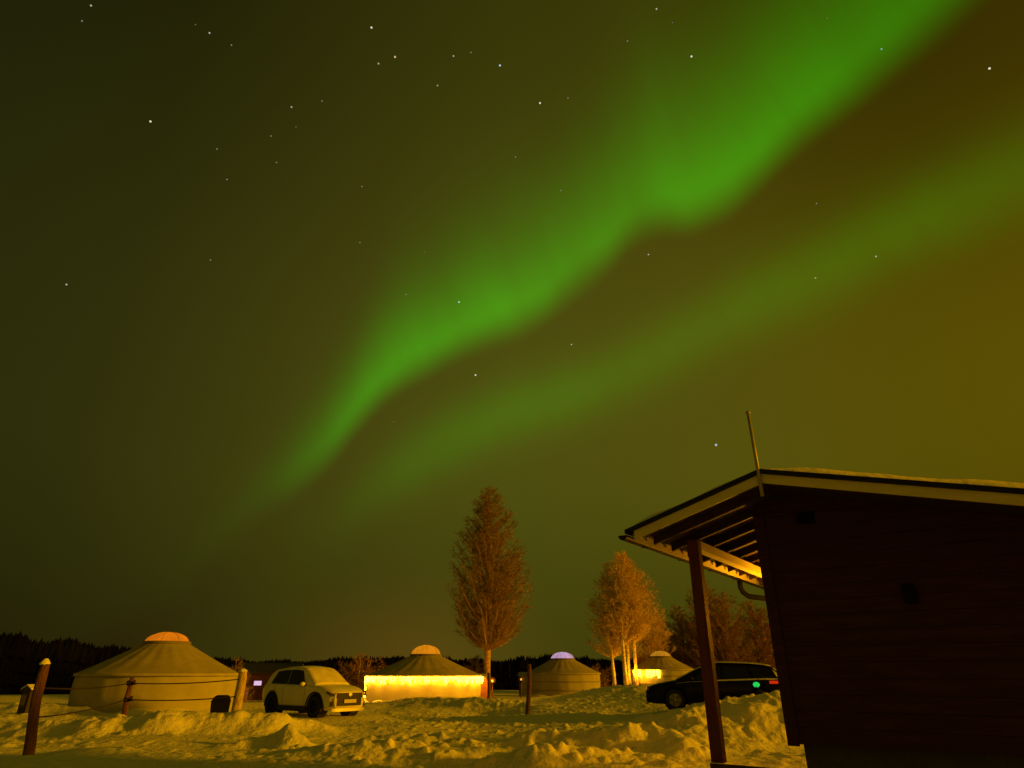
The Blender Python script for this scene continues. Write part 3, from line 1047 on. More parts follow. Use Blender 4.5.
def cabin():
    # gable wall of horizontal boards with real joints
    w = MB()
    z = FLOOR_Z
    bh = .155
    while z < 3.5:
        z1 = z + bh - .004

        def clip(zz):
            lo = U0 if zz <= roof_z(U0) - .075 else RIDGE_U - (RIDGE_Z - .075 - zz) / SL
            hi = WALL_R if zz <= roof_z(WALL_R) - .075 else RIDGE_U + (RIDGE_Z - .075 - zz) / SR
            return lo, hi
        zt = min(z1, RIDGE_Z - .08)
        (l0, h0), (l1, h1_) = clip(z), clip(zt)
        if h0 - l0 > .05 and zt > z:
            yf = cv(V0)
            w.add([(cu(l0), yf, z), (cu(h0), yf, z), (cu(h1_), yf + .006, zt), (cu(l1), yf + .006, zt),
                   (cu(l0), yf + .05, z), (cu(h0), yf + .05, z), (cu(h1_), yf + .05, zt), (cu(l1), yf + .05, zt)],
                  [(0, 1, 2, 3), (4, 7, 6, 5), (0, 4, 5, 1), (3, 2, 6, 7), (0, 3, 7, 4), (1, 5, 6, 2)])
        z += bh
    w.build('gable_wall', M['red_wood'], CAB)
    core = [(cu(U0) + .01, FLOOR_Z), (cu(WALL_R), FLOOR_Z), (cu(WALL_R), roof_z(WALL_R) - .08), (cu(RIDGE_U), RIDGE_Z - .08), (cu(U0) + .01, roof_z(U0) - .08)]
    MB().prism(core, cv(V0) + .052, cv(WALL_B)).build('wall', M['red_wood'], CAB)
    MB().box(cu(U0) - .018, cu(U0) + .10, cv(V0) - .022, cv(V0) - .002, FLOOR_Z - .02, roof_z(U0) - .18).build('corner_board', M['red_wood'], CAB, bevel=.004)
    MB().box(cu(U0) + .11, cu(WALL_R) - .1, cv(V0) + .10, cv(WALL_B) - .1, -.3, FLOOR_Z).build('foundation', M['concrete'], CAB)
    # roof: sheathing, black sheet edge, snow
    rf = band(EAVE_L + .02, EAVE_R - .02, .070, .047, VF + .03, VB - .03).build('roof', M['red_rafter'], CAB)
    band(EAVE_L - .02, EAVE_R, .045, .0, VF - .035, VB).build('roof_sheet', M['black_metal'], rf)
    # settled snow: soft rounded edge, uneven thickness
    vv, ff = [], []
    nu, nv = 60, 46
    for j in range(nv + 1):
        for i in range(nu + 1):
            u = EAVE_L + .02 + (EAVE_R - EAVE_L - .04) * i / nu
            v = VF + .0 + (VB - VF - .02) * j / nv
            e = min(u - EAVE_L - .02, EAVE_R - .02 - u, v - VF, VB - .02 - v)
            th = .085 * min(1, (max(0, e) / .16)) ** .5 * (1 + .16 * float(vnoise(u * 2.1, v * 2.1, 31)) + .08 * float(vnoise(u * 6, v * 6, 33)))
            ridge = .02 * math.exp(-((u - RIDGE_U) / .3) ** 2)
            vv.append((cu(u), cv(v), roof_z(u) + th - ridge + .003))
    for j in range(nv):
        for i in range(nu):
            a = j * (nu + 1) + i
            ff.append((a, a + 1, a + nu + 2, a + nu + 1))
    MB().add(vv, ff).build('roof_snow', M['snow_soft'], rf, True)
    # bargeboards on the near gable edge
    band(EAVE_L + .08, RIDGE_U - .002, .152, .047, VF, VF + .028).build('bargeboard', M['cream'], CAB, bevel=.004)
    band(RIDGE_U + .002, EAVE_R - .05, .148, .047, VF, VF + .028).build('bargeboard', M['cream'], CAB, bevel=.004)
    # rafters
    v = VF + .42
    while v < VB - .2:
        band(EAVE_L + .14, RIDGE_U - .03, .165, .072, v, v + .05).build('rafter', M['red_rafter'], CAB)
        v += .56
    # fascia under the eave and the porch beam on its posts
    zf = roof_z(EAVE_L + .10)
    MB().box(cu(EAVE_L) + .075, cu(EAVE_L) + .10, cv(VF + .03), cv(VB - .1), zf - .165, zf - .075).build('fascia', M['cream'], CAB)
    zb = roof_z(-2.73) - .175
    MB().box(cu(-2.73) - .055, cu(-2.73) + .055, cv(V0) + .068, cv(WALL_B), zb - .115, zb).build('beam', M['cream'], CAB, bevel=.006)
    for v in (V0, 12.9):
        MB().box(cu(-2.73) - .066, cu(-2.73) + .066, cv(v) - .066, cv(v) + .066, .651, zb - (.117 if v > 9 else .002)).build('porch_post', M['red_post'], CAB, bevel=.008)
    # eave soffit planks between fascia and beam on the far part
    # porch deck
    MB().box(cu(-2.80), cu(U0 + .10), cv(V0) - .10, cv(V0) - .068, .50, .649).build('sill_beam', M['deck'], CAB, bevel=.004)
    # gutter with end cap along the left eave
    g = MB()
    gu, gz = cu(EAVE_L) - .035, roof_z(EAVE_L) - .075
    sec = [(.055 * cos(a), .055 * sin(a)) for a in np.linspace(pi, 2 * pi, 9)]
    sec2 = [(.048 * cos(a), .048 * sin(a)) for a in np.linspace(2 * pi, pi, 9)]
    g.prism([(gu + a, gz + b) for a, b in sec] + [(gu + a, gz + b + .002) for a, b in sec2], cv(VF - .06), cv(VB))
    g.prism([(gu + a, gz + b) for a, b in sec], cv(VF - .066), cv(VF - .061))
    gut = g.build('gutter', M['black_metal'], CAB)
    for v in (VF + .5, VF + 1.7, VF + 2.9, VF + 4.1):
        MB().box(gu - .030, gu + .055, cv(v), cv(v) + .02, gz - .062, gz - .056).build('gutter_bracket', M['black_metal'], gut)
    # downpipe elbow: from the gutter in under the eave towards the wall
    vd = 11.35
    dp = [(gu, cv(vd), gz - .03), (gu, cv(vd), gz - .16), (gu + .03, cv(vd), gz - .24), (gu + .11, cv(vd), gz - .31), (gu + .75, cv(vd), gz - .43), (cu(U0) - .10, cv(vd), gz - .50), (cu(U0) - .05, cv(vd), gz - .60), (cu(U0) - .05, cv(vd), .8)]
    MB().tube(dp, .042, 10).build('downpipe', M['black_metal'], CAB, True)
    # vents on the gable
    vt = MB().box(cu(-1.50), cu(-1.31), cv(V0) - .018, cv(V0) - .002, 3.07, 3.21).build('vent', M['bin'], CAB)
    sl = MB()
    for i in range(4):
        sl.box(cu(-1.48), cu(-1.33), cv(V0) - .026, cv(V0) - .019, 3.085 + i * .03, 3.10 + i * .03)
    sl.build('vent_slat', M['bin'], vt)
    MB().box(cu(-.62), cu(-.50), cv(V0) - .075, cv(V0) - .002, 2.17, 2.36).build('wall_box', M['bin'], CAB, bevel=.015)
    # pole on the ridge
    b = ray(763, 495)
    d = U @ U
    vb = VF - .03

    def onv(px, py):
        r_ = ray(px, py)
        k_ = vb / (r_[:2] @ V)
        p = r_ * k_
        return (cu(p[:2] @ U), cv(vb), p[2] + EYE)
    pb, pt_ = onv(762.5, 496), onv(748, 413)
    MB().tube([pb, pt_], [.020, .017], 10).build('roof_pole', M['grey_metal'], CAB, True)
    MB().ball(pt_, .026, 10, 8).build('pole_finial', M['grey_metal'], CAB, True)
    # assumed side-wall porch lamp, unseen round the corner, added to light the eave
    lz = 2.25
    lm = MB().box(cu(U0) - .10, cu(U0) - .002, cv(10.5) - .06, cv(10.5) + .06, lz + .08, lz + .12).box(cu(U0) - .03, cu(U0) - .002, cv(10.5) - .05, cv(10.5) + .05, lz - .1, lz + .08).build('assumed_wall_lamp', M['black_metal'], CAB)
    MB().ball((cu(U0) - .11, cv(10.5), lz), .06, 12, 8).build('assumed_lamp_globe', M['lamp_glow'], lm, True)
    li = bpy.data.lights.new('assumed_porch_light', 'POINT')
    li.energy = 140
    li.color = (1, .36, .004)
    li.shadow_soft_size = .05
    lo = bpy.data.objects.new('assumed_porch_light', li)
    COL.objects.link(lo)
    lo.parent = lm
    lo.location = (cu(U0) - .24, cv(10.5), lz)


cabin()

# ------------------------------------------------------------------ cars
def interp(tbl, x):
    xs = [a for a, _ in tbl]
    ys = [b for _, b in tbl]
    return float(np.interp(x, xs, ys))


def smooth_interp(tbl, x):
    xs = [a for a, _ in tbl]
    ys = [b for _, b in tbl]
    # gentle smoothing of the polyline
    return float(np.mean([np.interp(x + d, xs, ys) for d in (-.06, -.03, 0, .03, .06)]))


def car(S, label, cat, loc, rz):
    """lofted car: x forwards, y left, z up"""
    t = thing(S['name'], label, cat, loc, rz)
    L, W = S['L'], S['W']
    hw = W / 2
    x0, x1 = -L / 2, L / 2
    belt, top = S['belt'], S['top']     # shoulder line and upper outline of the lower body
    plan = S['plan']                    # half width share against x

    # ---- lower body
    nst = 56
    sec_n = 12
    vv, ff = [], []
    for i in range(nst + 1):
        x = x0 + (x1 - x0) * (.5 - .5 * cos(pi * i / nst))
        w = hw * smooth_interp(plan, x)
        zb = smooth_interp(S['bottom'], x)
        zt = smooth_interp(top, x)
        zs = min(smooth_interp(belt, x), zt - .02)
        half = [(0, zb), (w * .80, zb), (w * .93, zb + .06), (w * .985, zb + .20), (w * 1.0, zb + (zs - zb) * .55), (w * .985, zs - .10), (w * .955, zs - .02),
                (w * .90, zs + (zt - zs) * .45), (w * .78, zs + (zt - zs) * .80), (w * .45, zt - .004), (0, zt)]
        ring = half + [(-a, b) for a, b in reversed(half[1:-1])]
        for a, b in ring:
            vv.append((x, a, b))
        n = len(ring)
    for i in range(nst):
        for j in range(n):
            j2 = (j + 1) % n
            ff.append((i * n + j, i * n + j2, (i + 1) * n + j2, (i + 1) * n + j))
    ff.append(tuple(range(n)))
    ff.append(tuple(nst * n + j for j in range(n))[::-1])
    body = MB().add(vv, ff).build('body', M[S['paint']], t, True)
    # wheel arches cut for real
    ar = S['wheel_r'] + .055
    cut = MB()
    for wx in S['axles']:
        for sd in (-1, 1):
            k = len(cut.v)
            nn = 28
            for yy in (sd * (hw - .36), sd * (hw + .2)):
                for j in range(nn):
                    a = 2 * pi * j / nn
                    cut.v.append((wx + ar * cos(a), yy, S['wheel_r'] + ar * sin(a)))
            for j in range(nn):
                j2 = (j + 1) % nn
                cut.f.append((k + j, k + j2, k + nn + j2, k + nn + j))
            cut.f.append(tuple(k + j for j in range(nn)))
            cut.f.append(tuple(k + nn + j for j in range(nn))[::-1])
    co = cut.build('arch_cutter', M['clad'], t)
    md = body.modifiers.new('arches', 'BOOLEAN')
    md.object = co
    md.operation = 'DIFFERENCE'
    md.solver = 'EXACT'
    bpy.context.view_layer.update()
    dg_ = bpy.context.evaluated_depsgraph_get()
    nm = bpy.data.meshes.new_from_object(body.evaluated_get(dg_))
    body.modifiers.clear()
    body.data = nm
    nm.name = 'body'
    bpy.data.objects.remove(co, do_unlink=True)
    # ---- greenhouse
    roof = S['roof']
    gx0, gx1 = roof[0][0], roof[-1][0]
    gw, rw = S['glass_w'], S['roof_w']

    def zr(x):
        return smooth_interp(roof, x)

    def wbase(x):
        return hw * smooth_interp(plan, x) * gw

    def wroof(x):
        return hw * rw * smooth_interp(plan, x)

    def zbelt(x):
        return smooth_interp(belt, x) - .03

    def gsec(x):
        zB, zT = zbelt(x), max(zr(x), zbelt(x) + .02)
        wb, wr = wbase(x), wroof(x)
        f = (zT - zB) / (max(r_[1] for r_ in roof) - zB + 1e-6)
        wt_ = wb + (wr - wb) * f
        return zB, zT, wb, wt_

    vv, ff = [], []
    ng = 44
    for i in range(ng + 1):
        x = gx0 + (gx1 - gx0) * i / ng
        zB, zT, wb, wt_ = gsec(x)
        ed = min(.06, (zT - zB) * .4)
        half = [(0, zB - .05), (wb, zB - .05), (wb, zB), (wb + (wt_ - wb) * .5, zB + (zT - ed - zB) * .5), (wt_, zT - ed), (wt_ * .93, zT - ed * .35), (wt_ * .75, zT - .002), (wt_ * .4, zT + .016), (0, zT + .022)]
        ring = half + [(-a, b) for a, b in reversed(half[1:-1])]
        for a, b in ring:
            vv.append((x, a, b))
        n = len(ring)
    for i in range(ng):
        for j in range(n):
            j2 = (j + 1) % n
            ff.append((i * n + j, i * n + j2, (i + 1) * n + j2, (i + 1) * n + j))
    ff.append(tuple(range(n)))
    ff.append(tuple(ng * n + j for j in range(n))[::-1])
    MB().add(vv, ff).build('roof', M[S['paint']], t, True)

    def side_pt(x, q, sd, off=.006):
        zB, zT, wb, wt_ = gsec(x)
        ed = min(.06, (zT - zB) * .4)
        z = zB + (zT - ed - zB) * q
        return (x, sd * (wb + (wt_ - wb) * q + off), z)

    # side windows: quads given by (x at bottom rear, x at bottom front, x at top front, x at top rear)
    for sd in (-1, 1):
        for (a, b, c, d_) in S['windows']:
            mb = MB()
            K = 10
            vv, ff = [], []
            for i in range(K + 1):
                for j in range(5):
                    q = j / 4
                    xb = a + (b - a) * i / K
                    xt = d_ + (c - d_) * i / K
                    x = xb + (xt - xb) * q
                    vv.append(side_pt(x, .10 + .82 * q, sd))
            for i in range(K):
                for j in range(4):
                    ff.append((i * 5 + j, (i + 1) * 5 + j, (i + 1) * 5 + j + 1, i * 5 + j + 1))
            mb.add(vv, ff).build('side_window', M['dark_glass'], t, True)
        # sill strip under the windows
        xs = np.linspace(S['windows'][0][0] - .05, S['windows'][-1][1] + .05, 14)
        sv = []
        for x in xs:
            p, q_ = side_pt(x, .01, sd, .008), side_pt(x, .075, sd, .010)
            sv += [p, q_]
        MB().add(sv, [(2 * i, 2 * i + 2, 2 * i + 3, 2 * i + 1) for i in range(len(xs) - 1)]).build('window_sill', M[S['sill']], t)

    if S.get('pillar_frost'):
        a, b, c, d_ = S['pillar_frost']
        for sd in (-1, 1):
            vv = []
            for j in range(7):
                q = j / 6
                vv += [side_pt(a + (d_ - a) * q, .05 + .9 * q, sd, .012), side_pt(b + (c - b) * q, .05 + .9 * q, sd, .012)]
            MB().add(vv, [(2 * i, 2 * i + 1, 2 * i + 3, 2 * i + 2) for i in range(6)]).build('pillar_frost', M['snow_soft'], t)

    # windscreen and rear window on the top surface of the greenhouse
    def top_panel(xa, xb, name, m, off=.008, share=.90):
        vv, ff = [], []
        K, J = 8, 9
        for i in range(K + 1):
            x = xa + (xb - xa) * i / K
            zB, zT, wb, wt_ = gsec(x)
            for j in range(J):
                s_ = -1 + 2 * j / (J - 1)
                y = s_ * wt_ * share
                zz = zT + .022 - .024 * (abs(s_) * share) ** 2 - (.02 if abs(s_) > .95 else 0)
                vv.append((x, y, zz + off))
        for i in range(K):
            for j in range(J - 1):
                ff.append((i * J + j, i * J + j + 1, (i + 1) * J + j + 1, (i + 1) * J + j))
        return MB().add(vv, ff).build(name, m, t, True)

    top_panel(S['ws'][0], S['ws'][1], 'windscreen', M[S['ws_mat']])
    top_panel(S['rw'][0], S['rw'][1], 'rear_window', M[S['rw_mat']], share=.84)
    if S.get('roof_pale'):
        top_panel(S['roof_pale'][0], S['roof_pale'][1], 'roof_pale', M['snow_soft'], off=.03, share=.98)  # thin pale layer over the top of the roof
    # ---- wheels
    wr_ = S['wheel_r']
    for wx in S['axles']:
        for sd in (-1, 1):
            mb = MB()
            wd = .215
            prof = [(wr_ * .62, -wd / 2), (wr_ * .90, -wd / 2), (wr_ * .985, -wd * .36), (wr_, -wd * .2), (wr_, wd * .2), (wr_ * .985, wd * .36), (wr_ * .90, wd / 2), (wr_ * .62, wd / 2)]
            mb.lathe(prof, 32)
            yc = sd * (hw - wd / 2 - .015)
            mb.v = [(wx + a, yc + c * sd, wr_ + b) for a, b, c in mb.v]
            wh = mb.build('wheel', M['tyre'], t, True)
            rm = MB()
            rm.lathe([(wr_ * .60, wd * .42), (wr_ * .64, wd * .46), (wr_ * .64, wd * .30), (wr_ * .60, wd * .05), (1e-4, wd * .05)], 28)
            for k in range(5):
                for off in (-.16, .16):
                    a = 2 * pi * k / 5 + off
                    a2 = 2 * pi * k / 5 + off * .5
                    rm.tube([(.05 * cos(a2), .05 * sin(a2), wd * .36), (wr_ * .61 * cos(a), wr_ * .61 * sin(a), wd * .40)], [.026, .019], 5)
            rm.lathe([(.065, wd * .10), (.065, wd * .40), (1e-4, wd * .42)], 14)
            rm.v = [(wx + a, yc + c * sd, wr_ + b) for a, b, c in rm.v]
            rm.build('rim', M[S['rim']], wh)
            # arch trim
            if S['clad']:
                at_ = MB()
                K = 18
                vv, ff = [], []
                for i in range(K + 1):
                    a = R(-8) + (pi + R(16)) * i / K
                    for rr_, oy in ((ar - .005, .0), (ar + .06, .012), (ar + .065, -.05)):
                        x = wx + rr_ * cos(a)
                        w = hw * smooth_interp(plan, x)
                        vv.append((x, sd * (w + oy), max(.16, wr_ + rr_ * sin(a))))
                for i in range(K):
                    for j in range(2):
                        ff.append((i * 3 + j, i * 3 + j + 1, (i + 1) * 3 + j + 1, (i + 1) * 3 + j))
                at_.add(vv, ff).build('arch_trim', M['clad'], t, True)
            # dark liner inside the arch
            ln = MB().lathe([(ar - .01, 0), (ar - .01, .34), (1e-4, .34)], 20)
            ln.v = [(wx + a, sd * (hw - .03 - c), wr_ + b) for a, b, c in ln.v]
            ln.build('arch_liner', M['clad'], t)
    # ---- sills
    for sd in (-1, 1):
        xa, xb = S['axles'][0] + ar + .03, S['axles'][1] - ar - .03
        MB().box(xa, xb, min(sd * (hw - .10), sd * (hw + .008)), max(sd * (hw - .10), sd * (hw + .008)), .17, .34 if S['clad'] else .26).build('sill_cladding', M['clad'], t, bevel=.015)
        # door seams, handles
        for x in S['handles']:
            w = hw * smooth_interp(plan, x)
            zz = smooth_interp(belt, x) - .12
            MB().tube([(x - .09, sd * (w * .985), zz), (x - .07, sd * (w * .985 + .03), zz + .005), (x + .07, sd * (w * .985 + .03), zz + .008), (x + .09, sd * (w * .985), zz + .005)], .014, 6).build('door_handle', M[S['handle_mat']], t)
        for x in S['seams']:
            mb = MB()
            vv = []
            for q in range(7):
                z = .36 + (smooth_interp(belt, x) - .06 - .36) * q / 6
                zb = smooth_interp(S['bottom'], x)
                vv += [(x - .006, sd * (hw * smooth_interp(plan, x) * 1.003), z), (x + .006, sd * (hw * smooth_interp(plan, x) * 1.003), z)]
            mb.add(vv, [(2 * i, 2 * i + 1, 2 * i + 3, 2 * i + 2) for i in range(6)]).build('door_seam', M['clad'], t)
        # mirrors
        mx = S['mirror_x']
        mw = wbase(mx) + .0
        mz = zbelt(mx) + .11
        mb = MB().ball((mx, sd * (mw + .15), mz), .10, 12, 8, .72)
        mb.v = [(mx + (a - mx) * .8, b, c) for a, b, c in mb.v]
        mi = mb.build('mirror', M[S['mirror_mat']], t, True)
        MB().tube([(mx, sd * (mw - .02), mz - .05), (mx, sd * (mw + .10), mz - .03)], .025, 6).build('mirror_stalk', M['clad'], mi)
        if S.get('rails'):
            xa, xb = S['rails']
            pts = []
            for q in np.linspace(0, 1, 9):
                x = xa + (xb - xa) * q
                zB, zT, wb, wt_ = gsec(x)
                pts.append((x, sd * wt_ * .90, zT + (.045 if 0 < q < 1 else -.01)))
            MB().tube(pts, .017, 6).build('roof_rail', M[S['rail_mat']], t)
    # ---- lights, face
    S['face'](S, t, hw, smooth_interp)
    return t


def patch(body_fn, name, m, t, K=8, J=6, thick=None):
    vv, ff = [], []
    for i in range(K + 1):
        for j in range(J + 1):
            vv.append(body_fn(i / K, j / J))
    for i in range(K):
        for j in range(J):
            a = i * (J + 1) + j
            ff.append((a, a + 1, a + J + 2, a + J + 1))
    return MB().add(vv, ff).build(name, m, t, True)


def wrap_pt(S, s_, z, out=.012):
    """point on the nose of the car: s_ -1..1 goes from the right flank round the front to the left flank"""
    hw = S['W'] / 2
    x1 = S['L'] / 2
    # superellipse nose
    a = s_ * pi / 2
    n = 3.2
    cx_ = abs(cos(a)) ** (2 / n)
    sy = math.copysign(abs(sin(a)) ** (2 / n), a)
    d = S['nose_d']
    rake = S['rake'](z)
    return (x1 - d + (d + out) * cx_ - rake, sy * (hw * S['nose_w'] + out), z)


def suv_face(S, t, hw, si):
    x1, x0 = S['L'] / 2, -S['L'] / 2

    def P(s0, s1_, z00, z01, z10, z11, out):
        return lambda i, j: wrap_pt(S, s0 + (s1_ - s0) * i, (z00 + (z01 - z00) * j) * (1 - i) + (z10 + (z11 - z10) * j) * i, out)
    # dark upper mouth between the lamps, and the wide lower mouth
    patch(P(-.41, .41, .60, .765, .60, .765, .030), 'grille', M['clad'], t, 14, 6)
    patch(P(-.50, .50, .36, .61, .36, .61, .024), 'lower_grille', M['clad'], t, 14, 6)
    patch(P(-.52, .52, .19, .29, .19, .29, .050), 'bumper_lip', M['silver'], t, 14, 4)
    for sd in (-1, 1):
        patch(P(sd * .46, sd * .985, .65, .74, .75, .83, .036), 'headlight', M['lens'], t, 8, 4)
        patch(P(sd * .52, sd * .70, .34, .52, .36, .48, .022), 'fog_recess', M['clad'], t, 6, 4)
    x = wrap_pt(S, 0, .5, .05)[0]
    MB().box(x, x + .012, -.26, .26, .45, .56).build('licence_plate', M['plate'], t)
    em = MB().lathe([(.055, -.008), (.055, .008), (1e-4, .012)], 16)
    em.v = [(wrap_pt(S, 0, .71, .04)[0] + c, a * 1.35, .71 + b) for a, b, c in em.v]
    em.build('badge', M['silver'], t)
    for sd in (-1, 1):
        MB().box(x0 + .01, x0 + .06, min(sd * .5, sd * .8), max(sd * .5, sd * .8), .86, .98).build('tail_light', M['red_lens_off'], t, bevel=.02)


SUV = dict(
    name='parked_suv', L=4.20, W=1.78, wheel_r=.345, axles=(-1.28, 1.28), paint='white_paint', clad=True,
    plan=[(-2.1, .84), (-1.9, .93), (-1.3, .99), (0, 1.0), (1.2, .985), (1.7, .93), (1.95, .84), (2.1, .70)],
    bottom=[(-2.1, .40), (-1.8, .26), (-1.2, .20), (1.3, .20), (1.8, .22), (2.1, .26)],
    belt=[(-2.1, .98), (-1.6, 1.02), (0, .98), (.9, .95), (1.5, .90), (2.1, .74)],
    top=[(-2.1, 1.02), (-1.6, 1.06), (-.5, 1.05), (.75, 1.05), (1.2, 1.02), (1.7, .95), (1.95, .88), (2.1, .80)],
    roof=[(-2.02, 1.02), (-1.85, 1.36), (-1.60, 1.52), (-.9, 1.60), (-.2, 1.62), (.25, 1.57), (.55, 1.44), (1.12, 1.05)],
    glass_w=.90, roof_w=.70,
    windows=[(-1.60, -.53, -.55, -1.38), (-.51, .62, .20, -.53)],
    sill='clad', ws=(.30, 1.06), ws_mat='frost_glass', rw=(-1.95, -1.72), rw_mat='frost_glass', rim='dark_rim',
    handles=(-.75, .15), handle_mat='white_paint', seams=(-.56, .72, -1.15), mirror_x=.62, mirror_mat='white_paint', rails=None, rail_mat='clad',
    nose_d=.25, nose_w=.90, rake=lambda z: 0.0, face=suv_face)


def wagon_face(S, t, hw, si):
    x1, x0 = S['L'] / 2, -S['L'] / 2

    def P(s0, s1_, z00, z01, z10, z11, out):
        return lambda i, j: wrap_pt(S, s0 + (s1_ - s0) * i, (z00 + (z01 - z00) * j) * (1 - i) + (z10 + (z11 - z10) * j) * i, out)
    patch(P(-.42, .42, .36, .68, .36, .68, .028), 'grille', M['clad'], t, 12, 6)
    patch(P(-.6, .6, .18, .30, .18, .30, .028), 'bumper_lip', M['clad'], t, 12, 4)
    for sd in (-1, 1):
        patch(P(sd * .46, sd * .82, .60, .72, .64, .76, .030), 'headlight', M['lens'], t, 8, 4)
        # tail lights wrapping the rear corner
        w = hw * si(S['plan'], x0 + .2)
        tl = MB()
        vv = []
        for x, yy in ((x0 + .62, hw * si(S['plan'], x0 + .62) * 1.004 + .006), (x0 + .34, hw * si(S['plan'], x0 + .34) * 1.004 + .010), (x0 + .10, hw * si(S['plan'], x0 + .10) + .016), (x0 - .012, hw * .74), (x0 - .018, hw * .45)):
            for z in (.85, .89, .94):
                vv.append((x, sd * yy, z))
        tl.add(vv, [(3 * i + j, 3 * i + j + 1, 3 * i + j + 4, 3 * i + j + 3) for i in range(4) for j in range(2)])
        tl.build('tail_light', M['red_lens'], t)
    MB().box(x0 - .025, x0 - .01, -.26, .26, .62, .73).build('licence_plate', M['plate'], t)
    MB().box(x0 - .05, x0 + .10, -.78, .78, .34, .50).build('rear_bumper', M['black_paint'], t, bevel=.04)
    # charging port light on the left rear wing with its cable
    px_ = x0 + 1.05
    yy = hw * si(S['plan'], px_) + .004
    gl = MB().lathe([(.085, -.02), (.085, .008), (.06, .016), (1e-4, .02)], 18)
    gl.v = [(px_ + a * 1.25, yy + c, .82 + b) for a, b, c in gl.v]
    gl.build('charging_light', M['green_led'], t, True)
    MB().tube([(px_ + .02, yy + .02, .76), (px_ - .02, yy + .12, .70), (px_ - .15, yy + .16, .55), (px_ - .35, yy + .2, .36), (px_ - .6, yy + .35, .2), (px_ - .8, yy + .6, .12)], .016, 7).build('charging_cable', M['cable'], t)
    # pale strip along the shoulder below the windows
    for sd in (-1, 1):
        xs = np.linspace(-2.1, 1.3, 18)
        vv = []
        for x in xs:
            zs = si(S['belt'], x)
            w = hw * si(S['plan'], x)
            vv += [(x, sd * w * .965, zs - .028), (x, sd * (w * .915), zs + .012), (x, sd * (w * .865), zs + .030)]
        MB().add(vv, [(3 * i + j, 3 * i + j + 1, 3 * i + j + 4, 3 * i + j + 3) for i in range(len(xs) - 1) for j in range(2)]).build('shoulder_strip', M['snow_soft'], t)


WAGON = dict(
    name='parked_wagon', L=4.75, W=1.84, wheel_r=.335, axles=(-1.42, 1.38), paint='black_paint', clad=False,
    plan=[(-2.375, .80), (-2.1, .93), (-1.4, .99), (0, 1.0), (1.3, .98), (1.9, .92), (2.2, .80), (2.375, .62)],
    bottom=[(-2.4, .36), (-2.0, .24), (-1.4, .19), (1.4, .19), (2.0, .20), (2.4, .24)],
    belt=[(-2.4, .99), (-1.6, 1.0), (0, .95), (.9, .92), (1.6, .84), (2.4, .66)],
    top=[(-2.4, 1.02), (-1.6, 1.03), (0, 1.0), (.9, .99), (1.4, .95), (2.0, .84), (2.4, .70)],
    roof=[(-2.30, 1.00), (-2.12, 1.22), (-1.88, 1.40), (-1.2, 1.47), (-.3, 1.50), (.1, 1.47), (.55, 1.32), (1.30, .97)],
    glass_w=.92, roof_w=.70,
    windows=[(-2.02, -1.30, -1.16, -1.82), (-1.20, -.30, -.32, -1.06), (-.22, .82, .30, -.24)],
    sill='silver', ws=(.12, 1.22), ws_mat='frost_glass', rw=(-2.24, -1.98), rw_mat='frost_glass', rim='rim',
    handles=(-.55, .35), handle_mat='black_paint', seams=(-.26, .84, -1.1), mirror_x=.78, mirror_mat='black_paint', rails=(-1.8, .0), rail_mat='silver',
    roof_pale=(-1.9, .0), pillar_frost=(-2.28, -2.10, -1.92, -2.08), nose_d=.28, nose_w=.86, rake=lambda z: 0.0, face=wagon_face)

sx = col_x(313, 26.2, .8)
car(SUV, 'white crossover with a frosted windscreen parked between the two biggest yurts', 'car', (sx, 26.2, .11), R(-38))
wx_ = col_x(716, 25.0, .8)
car(WAGON, 'black estate car behind the snow bank, with a green charging light and red tail light', 'car', (wx_, 25.0, .33), R(165))

# ------------------------------------------------------------------ stars: far points of light
STARS = [(-44.49, 45.32, '2'), (-44.67, 44.14, '3'), (-35.95, 47.59, '4'), (-34.52, 47.50, '2'), (-32.24, 47.38, '3'), (-37.21, 40.01, '1'), (-17.80, 51.96, '1'), (-14.58, 50.35, '1o'),
         (-16.44, 49.62, '2'), (-7.42, 51.10, '2'), (-5.23, 51.47, '3'), (-1.52, 50.65, '1b'), (-9.17, 48.84, '2o'), (-25.12, 44.76, '2'), (-22.11, 45.87, '3'), (-24.30, 43.42, '4'),
         (-26.56, 42.19, '3'), (-31.18, 39.92, '3'), (-25.54, 40.37, '3'), (-29.69, 37.96, '3'), (-16.61, 40.14, '3'), (-16.13, 35.57, '3'), (-29.50, 31.52, '3'), (-39.37, 26.69, '2'),
         (-9.38, 35.45, '4'), (-10.97, 31.69, '3'), (-5.50, 31.38, '1c'), (18.57, 53.11, '2'), (20.23, 51.90, '4'), (14.61, 51.47, '3'), (21.77, 49.22, '1'), (3.42, 47.85, '1'),
         (6.84, 48.08, '3'), (0.41, 43.73, '3'), (5.55, 40.89, '3'), (35.98, 48.01, '4'), (39.61, 44.42, '2c'), (46.42, 39.85, '1'), (30.85, 35.72, '3'), (34.41, 30.45, '2'),
         (29.32, 30.09, '2o'), (14.42, 34.77, '2'), (5.98, 27.60, '2'), (-3.60, 24.96, '1'), (-11.18, 20.44, '4'), (18.53, 17.85, '0b')]
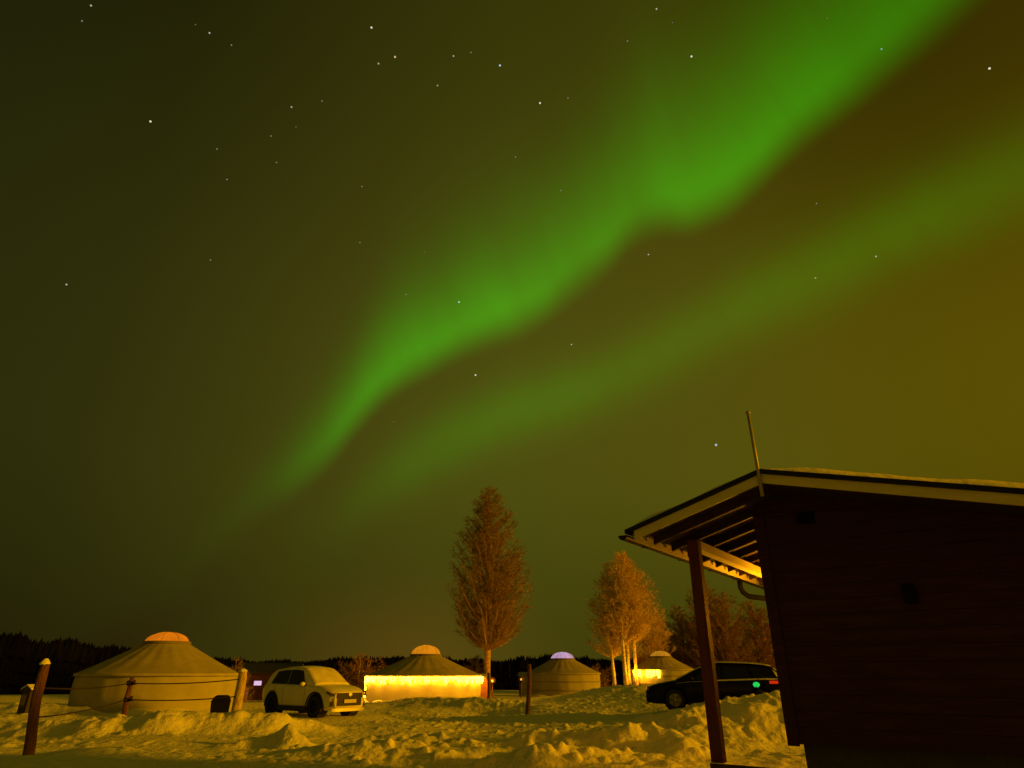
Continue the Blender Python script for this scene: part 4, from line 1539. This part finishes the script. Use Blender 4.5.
SL_ = {(-37.21, 40.01): 'bright white star alone in the dark upper left sky',
       (-17.80, 51.96): 'bright white star high above an orange star and a fainter one',
       (-14.58, 50.35): 'bright orange star high in the sky left of the aurora',
       (-1.52, 50.65): 'bright bluish star high in the middle of the sky',
       (-5.50, 31.38): 'soft cyan star inside the lower green aurora band',
       (21.77, 49.22): 'bright white star at the upper edge of the green aurora band',
       (3.42, 47.85): 'yellowish star of a close pair left of the aurora band, the brighter one',
       (39.61, 44.42): 'greenish star inside the upper right aurora band',
       (46.42, 39.85): 'bright white star in the dark top right corner of the sky',
       (-3.60, 24.96): 'white star just below the aurora, above the lone birch',
       (18.53, 17.85): 'largest bluish star, low beside the cabin roof pole',
       (-39.37, 26.69): 'lone star low in the dark left sky',
       (29.32, 30.09): 'yellowish star in the faint second aurora band',
       (34.41, 30.45): 'white star in the faint second aurora band, right of a yellowish star',
       (14.42, 34.77): 'star in the dark gap just under the brightest part of the aurora',
       (5.98, 27.60): 'star in the dark gap between the two aurora bands',
       (-25.12, 44.76): 'brightest star of a loose cluster of faint ones left of the aurora',
       (-9.17, 48.84): 'small orange star below a row of whiter stars'}
SIZE = {'0': .0036, '1': .0026, '2': .0021, '3': .0018, '4': .0016}
EM = {'0': .55, '1': .75, '2': .45, '3': .22, '4': .13}
TINT = {'': (1, .95, .72), 'o': (1, .72, .34), 'b': (.72, .85, 1.0), 'c': (.45, 1.0, .75)}
_sm = {}
SR_ = 6000.0
for a, e, m_ in STARS:
    c, tint = m_[0], m_[1:]
    key = m_
    if key not in _sm:
        col = TINT[tint]
        sm_ = mat('star light', (0, 0, 0), 1, emit=col, estr=EM[c])
        bm = MB().ball((0, 0, 0), SIZE[c] * SR_ * .5, 10, 8)
        o = bm.build('star', sm_)
        _sm[key] = o
    else:
        o = _sm[key].copy()
        COL.objects.link(o)
        for kk in ('label', 'category', 'group'):
            if kk in o:
                del o[kk]
    o.location = (SR_ * sin(R(a)) * cos(R(e)), SR_ * cos(R(a)) * cos(R(e)), SR_ * sin(R(e)) + EYE)
    if (a, e) in SL_:
        tag(o, SL_[(a, e)], 'star', 'stars in the night sky')
    elif a < -3:
        tag(o, 'faint small star scattered in the dark sky left of the aurora', 'star', 'faint stars left of the aurora')
    else:
        tag(o, 'faint small star scattered in and above the aurora bands', 'star', 'faint stars about the aurora')
